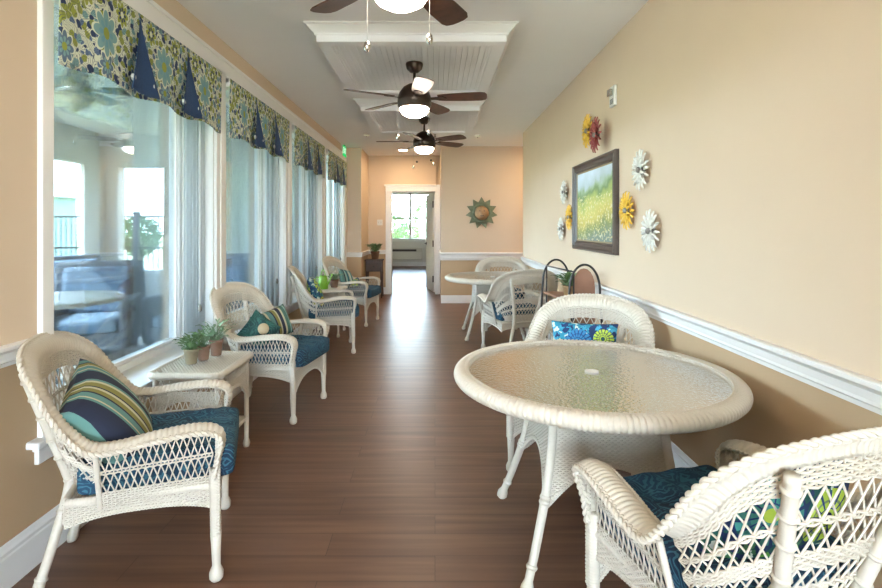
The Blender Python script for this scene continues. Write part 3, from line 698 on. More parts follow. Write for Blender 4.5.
# ================================================================ VALANCES & VERTICAL BLINDS
XV = XL+.055
def make_valance(i, a, c, label):
    L = c-a+.02; zt, zb = 2.478, 2.055; y0 = a-.01
    e = empty('window_valance', (XV, (a+c)/2, (zt+zb)/2), 0, label, 'valance', 'printed window valances')
    hz = (zt-zb)/2
    def surf(yy, zz):
        t = (hz-zz)/(2*hz)
        return .010*np.sin(yy*2*PI/.52+PI/2)*t+.004*np.sin(yy*31+i)*t
    ys = np.linspace(-L/2, L/2, 120); P = np.zeros((120, 14, 3))
    for k in range(14):
        t = k/13
        drop = .012*np.cos(ys*2*PI/.52)-.010
        P[:, k, 1] = ys; P[:, k, 2] = hz-2*hz*t+drop*t; P[:, k, 0] = surf(ys, hz-2*hz*t)
    mb = MB(); mb.grid(P); mb.build('printed_fabric', M['valance'], e, smooth=True, solid=.003)
    mb = MB(); mb.box(-.045, -.006, -L/2, L/2, hz-.03, hz+.004); mb.box(-.045, .0, -L/2, -L/2+.012, hz-.06, hz); mb.box(-.045, 0, L/2-.012, L/2, hz-.06, hz); mb.build('mounting_board', M['trim'], e)
    for yc in (-.26, .26):
        # inverted pleat: two navy flaps meeting in a centre crease
        n = 10; A = np.zeros((2*n+1, 12, 3))
        for k in range(12):
            t = k/11; w = .004+.125*t**1.25
            for j in range(2*n+1):
                u = (j-n)/n
                A[j, k] = (.016+.018*t+.018*t*(abs(u)**.7)-.006*t*math.sin(abs(u)*PI), yc+u*w, hz-.045-(2*hz-.045+.004)*t-.012*t*(1-abs(u))+.03*t*max(0, .25-abs(u)))
        mb = MB(); mb.grid(A); pl = mb.build('pleat', M['navy'], e, smooth=True, solid=.003)
        for s in (-1, 1):
            q = MB(); q.lathe([(.001, .046), (.014, .045), (.017, .041), (.017, .034)], (0, yc+s*.095, -hz+.055), 18, 'x'); q.build('button', M['button'], pl, smooth=True)
    return e
ORD = ['nearest the camera', 'second from the camera', 'third from the camera', 'farthest from the camera']
for i, (a, c) in enumerate(WIN):
    make_valance(i, a, c, 'blue green damask printed valance with navy pleats over the window %s' % ORD[i])
    # vane stack
    e = empty('vertical_blinds', (-1.715, c-.10, ZS+.02), 0, 'white vertical vane blinds drawn to the far side of the window %s' % ORD[i], 'blinds', 'vertical blinds')
    nv = 7; v = MB()
    for k in range(nv):
        x = -.055+k*.0225; zz = np.linspace(0, 1.93, 2)
        P = np.zeros((6, 2, 3))
        for j in range(6):
            u = j/5-.5; P[j, :, 0] = x+u*.024; P[j, :, 1] = -.0+(.016*math.cos(u*PI))+(.05*(k % 2)-.025)*.6+u*.05*(1 if k % 2 else -1); P[j, :, 2] = zz
        v.grid(P)
    v.build('vanes', M['drape'], e, smooth=True, solid=.0015)
    h = MB(); h.box(-.045, .045, -(c-a)+.13, .09, 1.93, 1.965); h.build('head_rail', M['trim'], e)
    w = MB(); w.tube([(.075, -.05, 1.93), (.08, -.06, .30)], .003, 6); w.build('wand', M['plastic'], e)
    w = MB(); w.lathe([(.001, -.03), (.012, -.02), (.014, 0), (.008, .02), (.001, .025)], (.08, -.06, .27), 12); w.build('wand_tip', M['grey_disc'], e, smooth=True)

# ================================================================ WICKER
def weave(mb, S, us, rows, keep=None, r=.0036, amp=.0032, flip=0):
    """S(u array, v scalar)->(pts, normals). horizontal weavers over stakes at us"""
    for i, v in enumerate(rows):
        P, Nn = S(us, v)
        sg = np.where((np.arange(len(us))+i+flip) % 2 == 0, 1., -1.)[:, None]
        Q = P+Nn*sg*amp
        if keep is None: segs = [np.arange(len(us))]
        else:
            m = keep(us, v); idx = np.where(m)[0]
            segs = np.split(idx, np.where(np.diff(idx) > 1)[0]+1) if len(idx) else []
        for sg_ in segs:
            if len(sg_) > 1: mb.tube(Q[sg_], r, 5, ref=Nn[sg_], caps=False)
def stakes(mb, S, us, v0, v1, n=8, r=.0028):
    for u in us:
        a = v0(u) if callable(v0) else v0; b_ = v1(u) if callable(v1) else v1
        pts = []; ns = []
        for v in np.linspace(a, b_, n): P, Nn = S(np.array([u]), v); pts.append(P[0]); ns.append(Nn[0])
        mb.tube(np.array(pts), r, 5, ref=np.array(ns), caps=False)
def lattice(mb, S, us, v0, v1, r=.0024, step=1):
    for k in range(0, len(us)-step):
        for (a, b_, o) in ((us[k], us[k+step], .0015), (us[k+step], us[k], -.0015)):
            pts = []; ns = []
            for t in (0, .33, .67, 1): P, Nn = S(np.array([a+(b_-a)*t]), v0+(v1-v0)*t); pts.append(P[0]+Nn[0]*o); ns.append(Nn[0])
            mb.tube(np.array(pts), r, 5, ref=np.array(ns), caps=False)
def braid(mb, s, C, Wd, Nd, r=.0066, A=.0080, B=.0045, pitch=.062, n=3):
    for j in range(n):
        p = 2*PI*s/pitch+2*PI*j/n
        Q = C+Wd*(A*np.cos(p))[:, None]+Nd*(B*np.sin(2*p))[:, None]
        mb.tube(Q, r, 6, ref=Nd, caps=True)
def wrapped(mb, pts, r, pitch=.012, amp=.0022, sides=10, ds=.003):
    s, P, _ = resample(np.asarray(pts, float), ds)
    r0 = np.interp(s/s[-1], np.linspace(0, 1, len(np.atleast_1d(r))), np.atleast_1d(r)) if np.ndim(r) else np.full(len(s), r)
    rr = r0+amp*np.abs(np.sin(PI*s/pitch)); mb.tube(P, rr, sides)

def make_chair(label, group):
    e = empty('wicker_armchair', (0, 0, 0), 0, label, 'chair', group)
    wk = M['wicker']
    half = [(.268, .262, .40), (.270, .275, .48), (.275, .285, .540), (.282, .268, .580), (.292, .20, .598), (.308, .07, .592), (.322, -.05, .578), (.330, -.13, .587), (.332, -.19, .640), (.325, -.242, .708), (.300, -.290, .785), (.238, -.338, .845), (.130, -.370, .877), (0, -.380, .886)]
    hn = [(0, 1, 0), (0, 1, .1), (0, .9, .5), (0, .4, .9), (0, 0, 1), (0, 0, 1), (0, .1, 1), (0, .4, .95), (-.1, .7, .8), (-.2, .85, .6), (-.2, .9, .55), (-.1, .9, .6), (-.05, .88, .65), (0, .88, .65)]
    hw = [.020, .026, .036, .042, .044, .044, .043, .041, .040, .040, .040, .040, .040, .040]
    P = np.array(half+[(-x, y, z) for x, y, z in half[-2::-1]]); Nn = np.array(hn+[(-x, y, z) for x, y, z in hn[-2::-1]], float); Wd = np.array(hw+hw[-2::-1])
    C = catmull(P, 14); NC = catmull(Nn, 14); WC = catmull(np.stack([Wd]*3, 1), 14)
    s, C, (NC, WC) = resample(C, .0034, [NC, WC]); WC = WC[:, 0]
    T = norm(np.gradient(C, axis=0)); NC = norm(NC-(NC*T).sum(1)[:, None]*T); WV = norm(np.cross(NC, T))
    # outward: should have +x on right side (first half)
    if WV[len(WV)//8, 0] < 0: WV = -WV
    Wm = WV
    ridge = .0046*np.abs(np.sin(PI*s/.0185))
    K = 11; us = np.linspace(-1, 1, K); ring = []
    for u in us: ring.append(C+Wm*(WC*u)[:, None]+NC*((.017*(WC/.044))*(1-abs(u)**2.2)+ridge*(1-u*u*.5))[:, None])
    for u in us[::-1]: ring.append(C+Wm*(WC*u*.97)[:, None]+NC*((.017*(WC/.044))*(1-abs(u)**2.2)-.007-ridge*.6)[:, None])
    ring = np.stack(ring, 0)
    mb = MB(); mb.grid(ring, wrap_u=True)
    # longitudinal weavers pressed in the ridges: outer braid and inner rope
    braid(mb, s, C+Wm*(WC*1.02)[:, None]-NC*.002, Wm, NC)
    braid(mb, s, C-Wm*(WC*1.0)[:, None], Wm, NC, r=.0042, A=.0042, B=.003, pitch=.03, n=2)
    mb.build('rim', wk, e, smooth=True)
    inner = C-Wm*(WC*.96)[:, None]; outer_low = C-NC*.004
    # indices of the back part : between control points 7 and mirrored 7
    def idx_at(ctrl): return int(np.argmin(np.linalg.norm(C-P[ctrl], axis=1)))
    iR, iL = idx_at(7), idx_at(len(P)-1-7)
    sb = s[iR:iL+1]; Rb = inner[iR:iL+1]; sn = (sb-sb[0])/(sb[-1]-sb[0])
    def top(u):  # u -1 (right,x+) .. 1
        t = (np.asarray(u)+1)/2
        return np.stack([np.interp(t, sn, Rb[:, k]) for k in range(3)], -1)
    def S_back(u, v):
        u = np.asarray(u, float); t0 = top(u)
        ang = u
        b0 = np.stack([-.235*np.sin(ang*PI/2*.93)/math.sin(PI/2*.93), -.235+.10*np.abs(ang)**2.2, np.full_like(u, .385)], -1)
        p = b0+(t0-b0)*v; p[..., 1] -= .022*math.sin(PI*min(max(v, 0), 1))*(1-np.abs(u)**2)
        nn = np.stack([.6*u, np.ones_like(u), .35*np.ones_like(u)], -1)
        return p, norm(nn)
    nst = 47; ub = np.linspace(-1, 1, nst)
    mb = MB()
    zones = [('w', 0, .13), ('l', .13, .26), ('w', .26, .28), ('l', .28, .41), ('w', .41, .50), ('l', .50, .66), ('w', .66, .68), ('l', .68, .86), ('w', .86, 1.0)]
    for kd, a, c in zones:
        if kd == 'w':
            n = max(2, int(round((c-a)*.50/.0078))); weave(mb, S_back, ub, np.linspace(a, c, n)); stakes(mb, S_back, ub, a, c, 4)
        else: lattice(mb, S_back, ub[::2], a, c, .0029)
    mb.build('back_panel', wk, e, smooth=True)
    # arm panels
    for sx in (1, -1):
        def S_arm(u, v, sx=sx):   # u 0..1 front->back, v 0..1 bottom->top
            u = np.asarray(u, float); y = .255-.375*u
            ztop = .585-.012*u; x = .258+.018*v+.046*u*v
            z = .335+(ztop-.335)*v
            p = np.stack([sx*x+0*u, y, z+0*u], -1); nn = np.tile([sx, 0, -.1], (len(u), 1)); return p, norm(nn)
        ua = np.linspace(0, 1, 31); mb = MB()
        for kd, a, c in [('w', 0, .27), ('l', .27, .58), ('w', .58, .63), ('l', .63, .95)]:
            if kd == 'w': weave(mb, S_arm, ua, np.linspace(a, c, max(2, int((c-a)*.25/.0078)))); stakes(mb, S_arm, ua, a, c, 3)
            else: lattice(mb, S_arm, ua[::2], a, c, .0026)
        P1, _ = S_arm(np.array([1.0, 1.0]), 0.0); P2, _ = S_arm(np.array([1.0, 1.0]), 1.0)
        wrapped(mb, [P1[0], P2[0]], .009, .008, .0012)
        mb.build('arm_panel', wk, e, smooth=True)
    # seat frame & woven deck
    mb = MB(); xs = np.linspace(-.25, .25, 40)
    def S_seat(u, v): u = np.asarray(u, float); w = .25-.012*(1-v); return np.stack([u*w/.25, np.full_like(u, -.225+.48*v), np.full_like(u, .372)], -1), np.tile([0, 0, 1.], (len(u), 1))
    mb.box(-.245, .245, -.22, .255, .362, .368)
    weave(mb, S_seat, xs, np.linspace(0, 1, 44), r=.005)
    wrapped(mb, [(-.255, .262, .372), (.255, .262, .372)], .014); wrapped(mb, [(-.235, -.235, .372), (.235, -.235, .372)], .012)
    for sx in (-1, 1): wrapped(mb, [(sx*.26, .262, .366), (sx*.24, -.235, .366)], .013)
    mb.build('seat', wk, e, smooth=True)
    # aprons: front with arch, sides, back
    def apron(pa, pb, zt, zm, ze, nrm, nm, rim=True):
        pa, pb = np.array(pa, float), np.array(pb, float); L = np.linalg.norm(pb-pa)
        def S(u, v): u = np.asarray(u, float); q = pa+(pb-pa)*u[:, None]; return np.concatenate([q, np.full((len(u), 1), v)], 1), np.tile(np.array([*nrm, 0.]), (len(u), 1))
        bot = lambda u: ze+(zm-ze)*np.clip(1-np.abs(2*np.asarray(u)-1)**2.6, 0, 1)
        uu = np.linspace(0, 1, int(L/.0125)); mb = MB()
        weave(mb, S, uu, np.arange(zt, ze, -.0078), keep=lambda u, v: v >= bot(u)-.001)
        stakes(mb, S, uu, lambda u: float(bot(u)), zt, 4)
        if rim:
            uq = np.linspace(0, 1, 40); PP, _ = S(uq, 0.); PP[:, 2] = bot(uq); ss, PP, _ = resample(PP, .0034)
            Tn = norm(np.gradient(PP, axis=0)); ND = np.tile(np.array([*nrm, 0.]), (len(PP), 1)); braid(mb, ss, PP, np.cross(Tn, ND), ND, r=.0052, A=.006, B=.004, pitch=.036)
        mb.build(nm, wk, e, smooth=True)
    apron((-.262, .268), (.262, .268), .368, .300, .185, (0, 1), 'front_apron')
    apron((.264, .262), (.244, -.235), .368, .318, .285, (1, 0), 'side_apron'); apron((-.264, .262), (-.244, -.235), .368, .318, .285, (-1, 0), 'side_apron')
    apron((-.24, -.238), (.24, -.238), .368, .325, .30, (0, -1), 'back_apron')
    # legs
    for sx in (1, -1):
        mb = MB(); wrapped(mb, [(sx*.268, .262, .43), (sx*.266, .266, .17)], [.020, .019], .010, .002)
        mb.tube([(sx*.266, .266, .18), (sx*.266, .267, .10), (sx*.266, .268, .055), (sx*.266, .268, .045), (sx*.266, .268, .03), (sx*.266, .268, .010), (sx*.266, .268, 0)], [.0205, .0165, .0155, .021, .0265, .0255, .018], 14)
        z = np.linspace(.19, .56, 120); BC = np.stack([np.full(120, sx*.280), np.full(120, .274), z], 1)
        braid(mb, z, BC, np.tile([0, 1., 0], (120, 1)), np.tile([sx*1., 0, 0], (120, 1)), r=.005, A=.006, B=.004, pitch=.036)
        mb.build('front_leg', wk, e, smooth=True)
        mb = MB(); pth = catmull([(sx*.205, -.345, .0), (sx*.165, -.292, .20), (sx*.118, -.258, .37), (sx*.120, -.268, .44), (sx*.160, -.328, .66), (sx*.195, -.374, .835)], 10)
        mb.tube(pth, np.interp(np.linspace(0, 1, len(pth)), [0, .02, .1, .45, 1], [.018, .022, .0165, .019, .0165]), 12)
        for z_ in (.08, .30, .40, .50, .58, .66, .74, .80):
            k = int(np.argmin(abs(pth[:, 2]-z_))); t = norm(pth[min(k+1, len(pth)-1)]-pth[k-1]); mb.tube([pth[k]-t*.006, pth[k], pth[k]+t*.006], [.0195, .0225, .0195], 12)
        mb.build('rear_leg', wk, e, smooth=True)
    return e

# cushions
def cushion_mesh(w, d, h, seed, n=40, tuft=True):
    rnd = np.random.RandomState(seed); mb = MB()
    u = np.linspace(-1, 1, n); U, V = np.meshgrid(u, u, indexing='ij')
    sq = lambda a: np.sign(a)*np.abs(np.sin(a*PI/2))**.85
    X, Y = sq(U)*w/2, sq(V)*d/2
    # round plan corners
    k = 1-.05*(np.abs(U)**4*np.abs(V)**4); X = X*k; Y = Y*k
    prof = ((1-np.abs(U)**6)*(1-np.abs(V)**6))**.55
    puff = 1.0
    if tuft:
        puff = 1-.16*sum(np.exp(-(((X-cx)**2+(Y-cy)**2)/.0022)) for cx in (-w*.2, w*.2) for cy in (-d*.2, d*.2))
    wr = .005*np.sin(X*47+seed+3*np.sin(Y*19))*np.cos(Y*41+seed*2)
    top = np.stack([X, Y, h/2*prof*puff+wr*prof], -1); bot = np.stack([X, Y, -h/2*prof], -1)
    mb.grid(top); mb.grid(bot[::-1])
    return mb
def cushion(name, w, d, h, mat, loc, rot, label, cat, group, seed=1, tuft=True):
    o = cushion_mesh(w, d, h, seed, tuft=tuft).build(name, mat, None, smooth=True, loc=loc)
    o.rotation_euler = rot; tag(o, label, cat, group); return o
def pillow_mesh(w, d, h, seed, n=30):
    rnd = np.random.RandomState(seed); u = np.linspace(-1, 1, n); U, V = np.meshgrid(u, u, indexing='ij')
    pin = .09
    X = U*w/2*(1-pin*(1-V**2)*np.abs(U)**3*.0-pin*(1-np.abs(V))**1*0)*(1-.07*np.cos(V*PI/2)*np.abs(U)**2)
    Y = V*d/2*(1-.07*np.cos(U*PI/2)*np.abs(V)**2)
    Z = h/2*((1-U**2)*(1-V**2))**.42+.006*np.sin(U*7+seed)*(1-U**2)*(1-V**2)
    mb = MB(); mb.grid(np.stack([X, Y, Z], -1)); mb.grid(np.stack([X, Y, -Z], -1)[::-1]); return mb

def chair_at(proto, x, y, ang, label, first):
    o = proto if first else copy_tree(proto); o.location = (x, y, 0); o.rotation_euler = (0, 0, R(ang-90)); o['label'] = label; return o
def local(x, y, ang, p):
    a = R(ang-90); c, s_ = math.cos(a), math.sin(a); return (x+p[0]*c-p[1]*s_, y+p[0]*s_+p[1]*c, p[2])
proto = make_chair('x', 'white wicker armchairs')
CH = [(-1.18, 2.15, 18.8, 'near left', 'cream wicker armchair nearest on the left wall holding the navy striped pillow'),
      (-1.19, 3.858, -10.3, 'second left', 'white wicker armchair by the windows just beyond the first side table'),
      (-1.19, 5.716, 12.6, 'third left', 'white wicker armchair by the windows turned away, just before the second side table'),
      (-1.147, 7.295, -10.7, 'fourth left', 'white wicker armchair farthest along the window wall'),
      (.842, 1.495, 105, 'near right', 'cream wicker armchair seen from behind in the near right corner'),
      (.792, 2.93, -125, 'behind table', 'white wicker armchair facing the camera behind the near round table'),
      (.86, 5.55, 104, 'back view', 'white wicker armchair seen from behind at the far round table'),
      (.93, 6.96, -91, 'farthest', 'white wicker armchair on the far side of the far round table')]
for i, (x, y, a, nm, lab) in enumerate(CH): chair_at(proto, x, y, a, lab, i == 0)
cush = cushion_mesh(.50, .54, .135, 3, 44).build('seat_cushion', M['blue_damask'], smooth=True)
tag(cush, 'x', 'cushion', 'blue patterned seat cushions')
CL = ['blue patterned seat cushion in the nearest left armchair', 'blue patterned seat cushion in the armchair beyond the first side table', 'blue patterned seat cushion in the armchair before the second side table', 'blue patterned seat cushion in the farthest armchair by the windows', 'blue patterned seat cushion in the near right armchair seen from behind', 'blue patterned seat cushion in the armchair behind the near round table', 'teal seat cushion in the armchair seen from behind at the far round table', 'seat cushion in the armchair on the far side of the far round table']
for i, (x, y, a, nm, lab) in enumerate(CH):
    o = cush if i == 0 else cush.copy()
    if i: COL.objects.link(o)
    o.location = local(x, y, a, (0, .065, .440)); o.rotation_euler = (0, 0, R(a-90)); o['label'] = CL[i]
def pillow(i, w, d, h, mat, p, rot, label, seed=1):
    x, y, a = CH[i][:3]
    o = pillow_mesh(w, d, h, seed).build('throw_pillow', M[mat], None, smooth=True); tag(o, label, 'pillow', 'throw pillows on the armchairs')
    m = Matrix.Translation(local(x, y, a, p)) @ Matrix.Rotation(R(a-90), 4, 'Z') @ Matrix.Rotation(rot[2]+PI, 4, 'Z') @ Matrix.Rotation(PI-rot[0], 4, 'X') @ Matrix.Rotation(-rot[1], 4, 'Z')
    o.matrix_world = m; return o
# rot: (lean about x, spin in plane, yaw)
pillow(0, .47, .43, .20, 'stripe', (.05, -.14, .585), (R(125), R(-14), R(0)), 'navy teal and olive striped throw pillow in the nearest left armchair', 1)
pillow(1, .34, .24, .13, 'stripe2', (-.10, -.08, .60), (R(108), R(-10), R(-22)), 'green and navy striped lumbar pillow in the armchair beyond the first side table', 2)
o = pillow(1, .23, .22, .12, 'green_plain', (.13, -.06, .60), (R(104), R(40), R(-48)), 'dark green patterned pillow with a pale round medallion beside the striped lumbar pillow', 3)
b = MB(); b.lathe([(.001, .066), (.035, .064), (.040, .056), (.040, .045)], (.005, .015, .008), 28); b.build('round_medallion', M['wood_tag'], o, smooth=True)
pillow(2, .40, .38, .14, 'floral', (.0, -.13, .62), (R(110), R(5), R(0)), 'navy and yellow floral throw pillow in the armchair before the second side table', 4)
pillow(3, .36, .30, .13, 'stripe3', (.02, -.10, .60), (R(108), R(10), R(0)), 'teal and cream striped throw pillow in the farthest armchair by the windows', 5)
pillow(3, .30, .14, .10, 'floral', (.0, .03, .545), (R(100), R(-4), R(5)), 'small teal and yellow floral pillow before the striped one, farthest left armchair', 6)
pillow(4, .44, .30, .14, 'floral2', (.03, -.13, .60), (R(108), R(0), R(0)), 'green and blue floral pillow inside the near right armchair', 7)
o = pillow(5, .40, .24, .13, 'floral_lumbar', (-.01, -.12, .675), (R(102), R(-3), R(0)), 'bright blue dahlia and lime floral lumbar pillow behind the near round table', 8)

# ================================================================ ROUND TABLES
def make_table(x, y, label):
    e = empty('round_dining_table', (x, y, 0), 0, label, 'table', 'round white wicker tables with glass tops')
    wk = M['wicker']; RT = .562
    n = 1440; th = np.arange(n)*2*PI/n; rd = .0046*np.abs(np.sin(th*180/2))
    K = 14; ring = []
    for k in range(K):
        p = 2*PI*k/K; rr = RT+(.032+rd)*np.cos(p); z = .713+(.027+rd)*np.sin(p)
        ring.append(np.stack([rr*np.cos(th), rr*np.sin(th), z], -1))
    A = np.stack(ring, 0); A = np.concatenate([A, A[:, :1]], 1); mb = MB(); mb.grid(A, wrap_u=True)
    s = np.linspace(0, 2*PI, 900); C = np.stack([(RT-.020)*np.cos(s), (RT-.020)*np.sin(s), np.full(900, .7365)], 1); Wv = np.stack([np.cos(s), np.sin(s), 0*s], 1); Nv = np.tile([0, 0, 1.], (900, 1))
    braid(mb, s*RT, C, Wv, Nv, r=.0048, A=.006, B=.003, pitch=RT*2*PI/90)
    mb.build('rim', wk, e, smooth=True)
    g = MB(); g.lathe([(.001, .726), (.540, .726), (.541, .720), (.001, .720)], seg=96, cap0=False, cap1=False); g.build('glass_top', M['table_glass'], e)
    g = MB(); g.lathe([(.030, .7265), (.030, .731), (.022, .7325), (.020, .729), (.001, .729)], seg=28); g.build('hole_cap', M['plastic'], e, smooth=True)
    f = MB()
    for k in range(4):
        a = PI/4+k*PI/2; wrapped(f, [(.12*math.cos(a), .12*math.sin(a), .695), (.54*math.cos(a), .54*math.sin(a), .702)], .012)
    wrapped(f, [(.12*math.cos(a), .12*math.sin(a), .695) for a in np.linspace(0, 2*PI, 25)], .010)
    hb = .215
    for k in range(4):
        a = PI/4+k*PI/2; c2 = a+PI/2; q = hb*math.sqrt(2)
        wrapped(f, [(q*math.cos(a), q*math.sin(a), .675), (q*math.cos(c2), q*math.sin(c2), .675)], .012)
    f.build('top_frame', wk, e, smooth=True)
    for k in range(4):
        a = PI/4+k*PI/2; sx, sy = (1 if math.cos(a) > 0 else -1), (1 if math.sin(a) > 0 else -1)
        pth = catmull([(sx*hb, sy*hb, .70), (sx*(hb+.005), sy*(hb+.005), .55), (sx*(hb+.02), sy*(hb+.02), .42), (sx*.26, sy*.26, .30), (sx*.305, sy*.305, .14), (sx*.34, sy*.34, .03), (sx*.345, sy*.345, .0)], 8)
        mb = MB(); mb.tube(pth, np.interp(pth[:, 2], [0, .012, .03, .05, .3, .7], [.016, .026, .025, .0165, .018, .018]), 12)
        for z_ in (.085, .30, .32):
            j = int(np.argmin(abs(pth[:, 2]-z_))); t = norm(pth[j+1]-pth[j-1]); mb.tube([pth[j]-t*.008, pth[j], pth[j]+t*.008], [.019, .0225, .019], 12)
        mb.build('leg', wk, e, smooth=True)
    for k in range(4):
        a = k*PI/2; ca, sa = math.cos(a), math.sin(a)
        def S(u, v, ca=ca, sa=sa):
            u = np.asarray(u, float); hw = np.interp(v, [.25, .30, .42, .55, .66], [.28, .255, .232, .218, .213]); d = hw
            X = d+0*u; Y = u*hw; return np.stack([X*ca-Y*sa, X*sa+Y*ca, np.full_like(u, v)], -1), np.tile([ca, sa, 0.], (len(u), 1))
        bot = lambda u: .275+.15*np.clip(1-np.abs(np.asarray(u))**2.2, 0, 1)
        uu = np.linspace(-1, 1, 37); mb = MB()
        weave(mb, S, uu, np.arange(.67, .275, -.0076), keep=lambda u, v: v >= bot(u)-.001, r=.0046); stakes(mb, S, uu, lambda u: float(bot(u)), .67, 6)
        uq = np.linspace(-1, 1, 60); PP = np.array([S(np.array([q]), float(bot(q)))[0][0] for q in uq]); ss, PP, _ = resample(PP, .004)
        ND = np.tile([ca, sa, 0.], (len(PP), 1)); braid(mb, ss, PP, np.cross(norm(np.gradient(PP, axis=0)), ND), ND, r=.0052, A=.006, B=.004, pitch=.036)
        mb.build('base_panel', wk, e, smooth=True)
    return e
tb = make_table(.68, 2.24, 'round white wicker table with pebbled glass top, large and near on the right')
t2 = copy_tree(tb); t2.location = (.72, 6.45, 0); t2['label'] = 'round white wicker table with glass top at the far end of the right wall'

# ================================================================ SIDE TABLES
def make_side_table(x, y, label):
    e = empty('wicker_side_table', (x, y, 0), 0, label, 'table', 'white wicker side tables by the windows')
    wk = M['wicker']; hx, hy, zt = .19, .235, .585
    def S(u, v): u = np.asarray(u, float); return np.stack([np.full_like(u, -hx+2*hx*v), u*hy, np.full_like(u, zt-.012)], -1), np.tile([0, 0, 1.], (len(u), 1))
    mb = MB(); mb.box(-hx, hx, -hy, hy, zt-.026, zt-.014); weave(mb, S, np.linspace(-1, 1, 38), np.linspace(0, 1, 44), r=.0055)
    # rolled wrapped edge
    rc = .03; pts = []
    for cx, cy, a0 in ((hx-rc, hy-rc, 0), (-hx+rc, hy-rc, 90), (-hx+rc, -hy+rc, 180), (hx-rc, -hy+rc, 270)):
        for k in range(7): a = R(a0+15*k); pts.append((cx+rc*math.cos(a), cy+rc*math.sin(a), zt-.022))
    pts.append(pts[0]); wrapped(mb, pts, .018, .012, .0025, 12); mb.build('table_top', wk, e, smooth=True)
    for (pa, pb, nr) in (((-hx+.03, -hy+.02), (hx-.03, -hy+.02), (0, -1)), ((-hx+.03, hy-.02), (hx-.03, hy-.02), (0, 1)), ((hx-.02, -hy+.03), (hx-.02, hy-.03), (1, 0)), ((-hx+.02, -hy+.03), (-hx+.02, hy-.03), (-1, 0))):
        pa_, pb_ = np.array(pa), np.array(pb); L = np.linalg.norm(pb_-pa_)
        def S2(u, v): u = np.asarray(u, float); q = pa_+(pb_-pa_)*u[:, None]; return np.concatenate([q, np.full((len(u), 1), v)], 1), np.tile(np.array([*nr, 0.]), (len(u), 1))
        bot = lambda u: .33+.10*np.clip(1-np.abs(2*np.asarray(u)-1)**2.4, 0, 1)
        uu = np.linspace(0, 1, int(L/.0125)); mb = MB()
        weave(mb, S2, uu, np.arange(.560, .535, -.0078)); lattice(mb, S2, uu[::2], .47, .535); weave(mb, S2, uu, np.arange(.47, .33, -.0078), keep=lambda u, v: v >= bot(u)); stakes(mb, S2, uu, lambda u: float(bot(u)), .47, 3)
        uq = np.linspace(0, 1, 40); PP, _ = S2(uq, 0.); PP[:, 2] = bot(uq); ss, PP, _ = resample(PP, .004); ND = np.tile(np.array([*nr, 0.]), (len(PP), 1)); braid(mb, ss, PP, np.cross(norm(np.gradient(PP, axis=0)), ND), ND, r=.005, A=.006, B=.004, pitch=.036)
        mb.build('apron', wk, e, smooth=True)
    for sx in (-1, 1):
        for sy in (-1, 1):
            lx, ly = sx*(hx-.024), sy*(hy-.024); mb = MB()
            wrapped(mb, [(lx, ly, .565), (lx, ly, .30)], .014, .01, .0016)
            mb.tube([(lx, ly, .31), (lx, ly, .05), (lx, ly, .04), (lx, ly, .02), (lx, ly, 0)], [.0145, .0135, .018, .022, .017], 12); mb.build('leg', wk, e, smooth=True)
    mb = MB(); mb.box(-hx+.03, hx-.03, -hy+.03, hy-.03, .170, .182)
    for (a, c) in (((-1, -1), (1, -1)), ((1, -1), (1, 1)), ((1, 1), (-1, 1)), ((-1, 1), (-1, -1))):
        wrapped(mb, [(a[0]*(hx-.024), a[1]*(hy-.024), .178), (c[0]*(hx-.024), c[1]*(hy-.024), .178)], .010, .01, .0015)
    mb.build('lower_shelf', wk, e, smooth=True)
    return e
s1 = make_side_table(-1.33, 2.975, 'white wicker side table holding three potted herbs between the first two armchairs')
s2 = copy_tree(s1); s2.location = (-1.35, 6.52, 0); s2['label'] = 'white wicker side table holding the green watering can between the far armchairs'

# ================================================================ SMALL PLANTS & DECOR
def leaf(mb, base, d, up, L, w):
    d, up = norm(np.array(d, float)), np.array(up, float); sd = norm(np.cross(d, up)); b0 = np.array(base, float)
    P = []
    for k, (t, ww) in enumerate(((0, .15), (.3, .9), (.6, 1), (.85, .6), (1, .05))):
        c = b0+d*L*t-np.array([0, 0, 1])*L*.35*t*t; P.append([c-sd*w*ww/2, c+np.array([0, 0, -.15*w]), c+sd*w*ww/2])
    mb.grid(np.array(P))
def pot_plant(name, x, y, z, pr, ph, mat, leafm, n, L, w, seed, label, spread=.9, cat='plant', grp=None, stem=.06):
    e = empty(name, (x, y, z), 0, label, cat, grp)
    p = MB(); p.lathe([(pr*.70, 0), (pr*.74, .003), (pr*.93, ph*.8), (pr, ph*.82), (pr*1.02, ph), (pr*.9, ph), (pr*.86, ph*.88)], seg=24, cap1=False); p.build('pot', mat, e, smooth=True)
    p = MB(); p.lathe([(pr*.88, ph*.86), (pr*.5, ph*.90), (.001, ph*.91)], seg=20); p.build('soil', M['soil'], e)
    rnd = np.random.RandomState(seed); f = MB()
    for i in range(n):
        a = rnd.rand()*2*PI; r_ = rnd.rand()*pr*.7; hgt = rnd.rand()**.8*stem; out = spread*rnd.rand()
        top = np.array([math.cos(a)*(r_+hgt*out), math.sin(a)*(r_+hgt*out), ph*.88+hgt])
        if i % 3 == 0: f.tube([(math.cos(a)*r_*.4, math.sin(a)*r_*.4, ph*.85), tuple(top)], .0012, 5)
        a2 = a+rnd.normal()*.6; leaf(f, top, (math.cos(a2)*(.4+out), math.sin(a2)*(.4+out), .3+rnd.rand()*.9), (0, 0, 1), L*(.7+.6*rnd.rand()), w*(.7+.6*rnd.rand()))
    f.build('foliage', leafm, e, smooth=True)
    return e
pot_plant('potted_herb', -1.37, 2.90, .587, .040, .085, M['rustpot'], M['leaf'], 90, .045, .018, 1, 'small potted herb in a rusty tin, nearest the camera on the first side table', grp='three potted herbs', stem=.075)
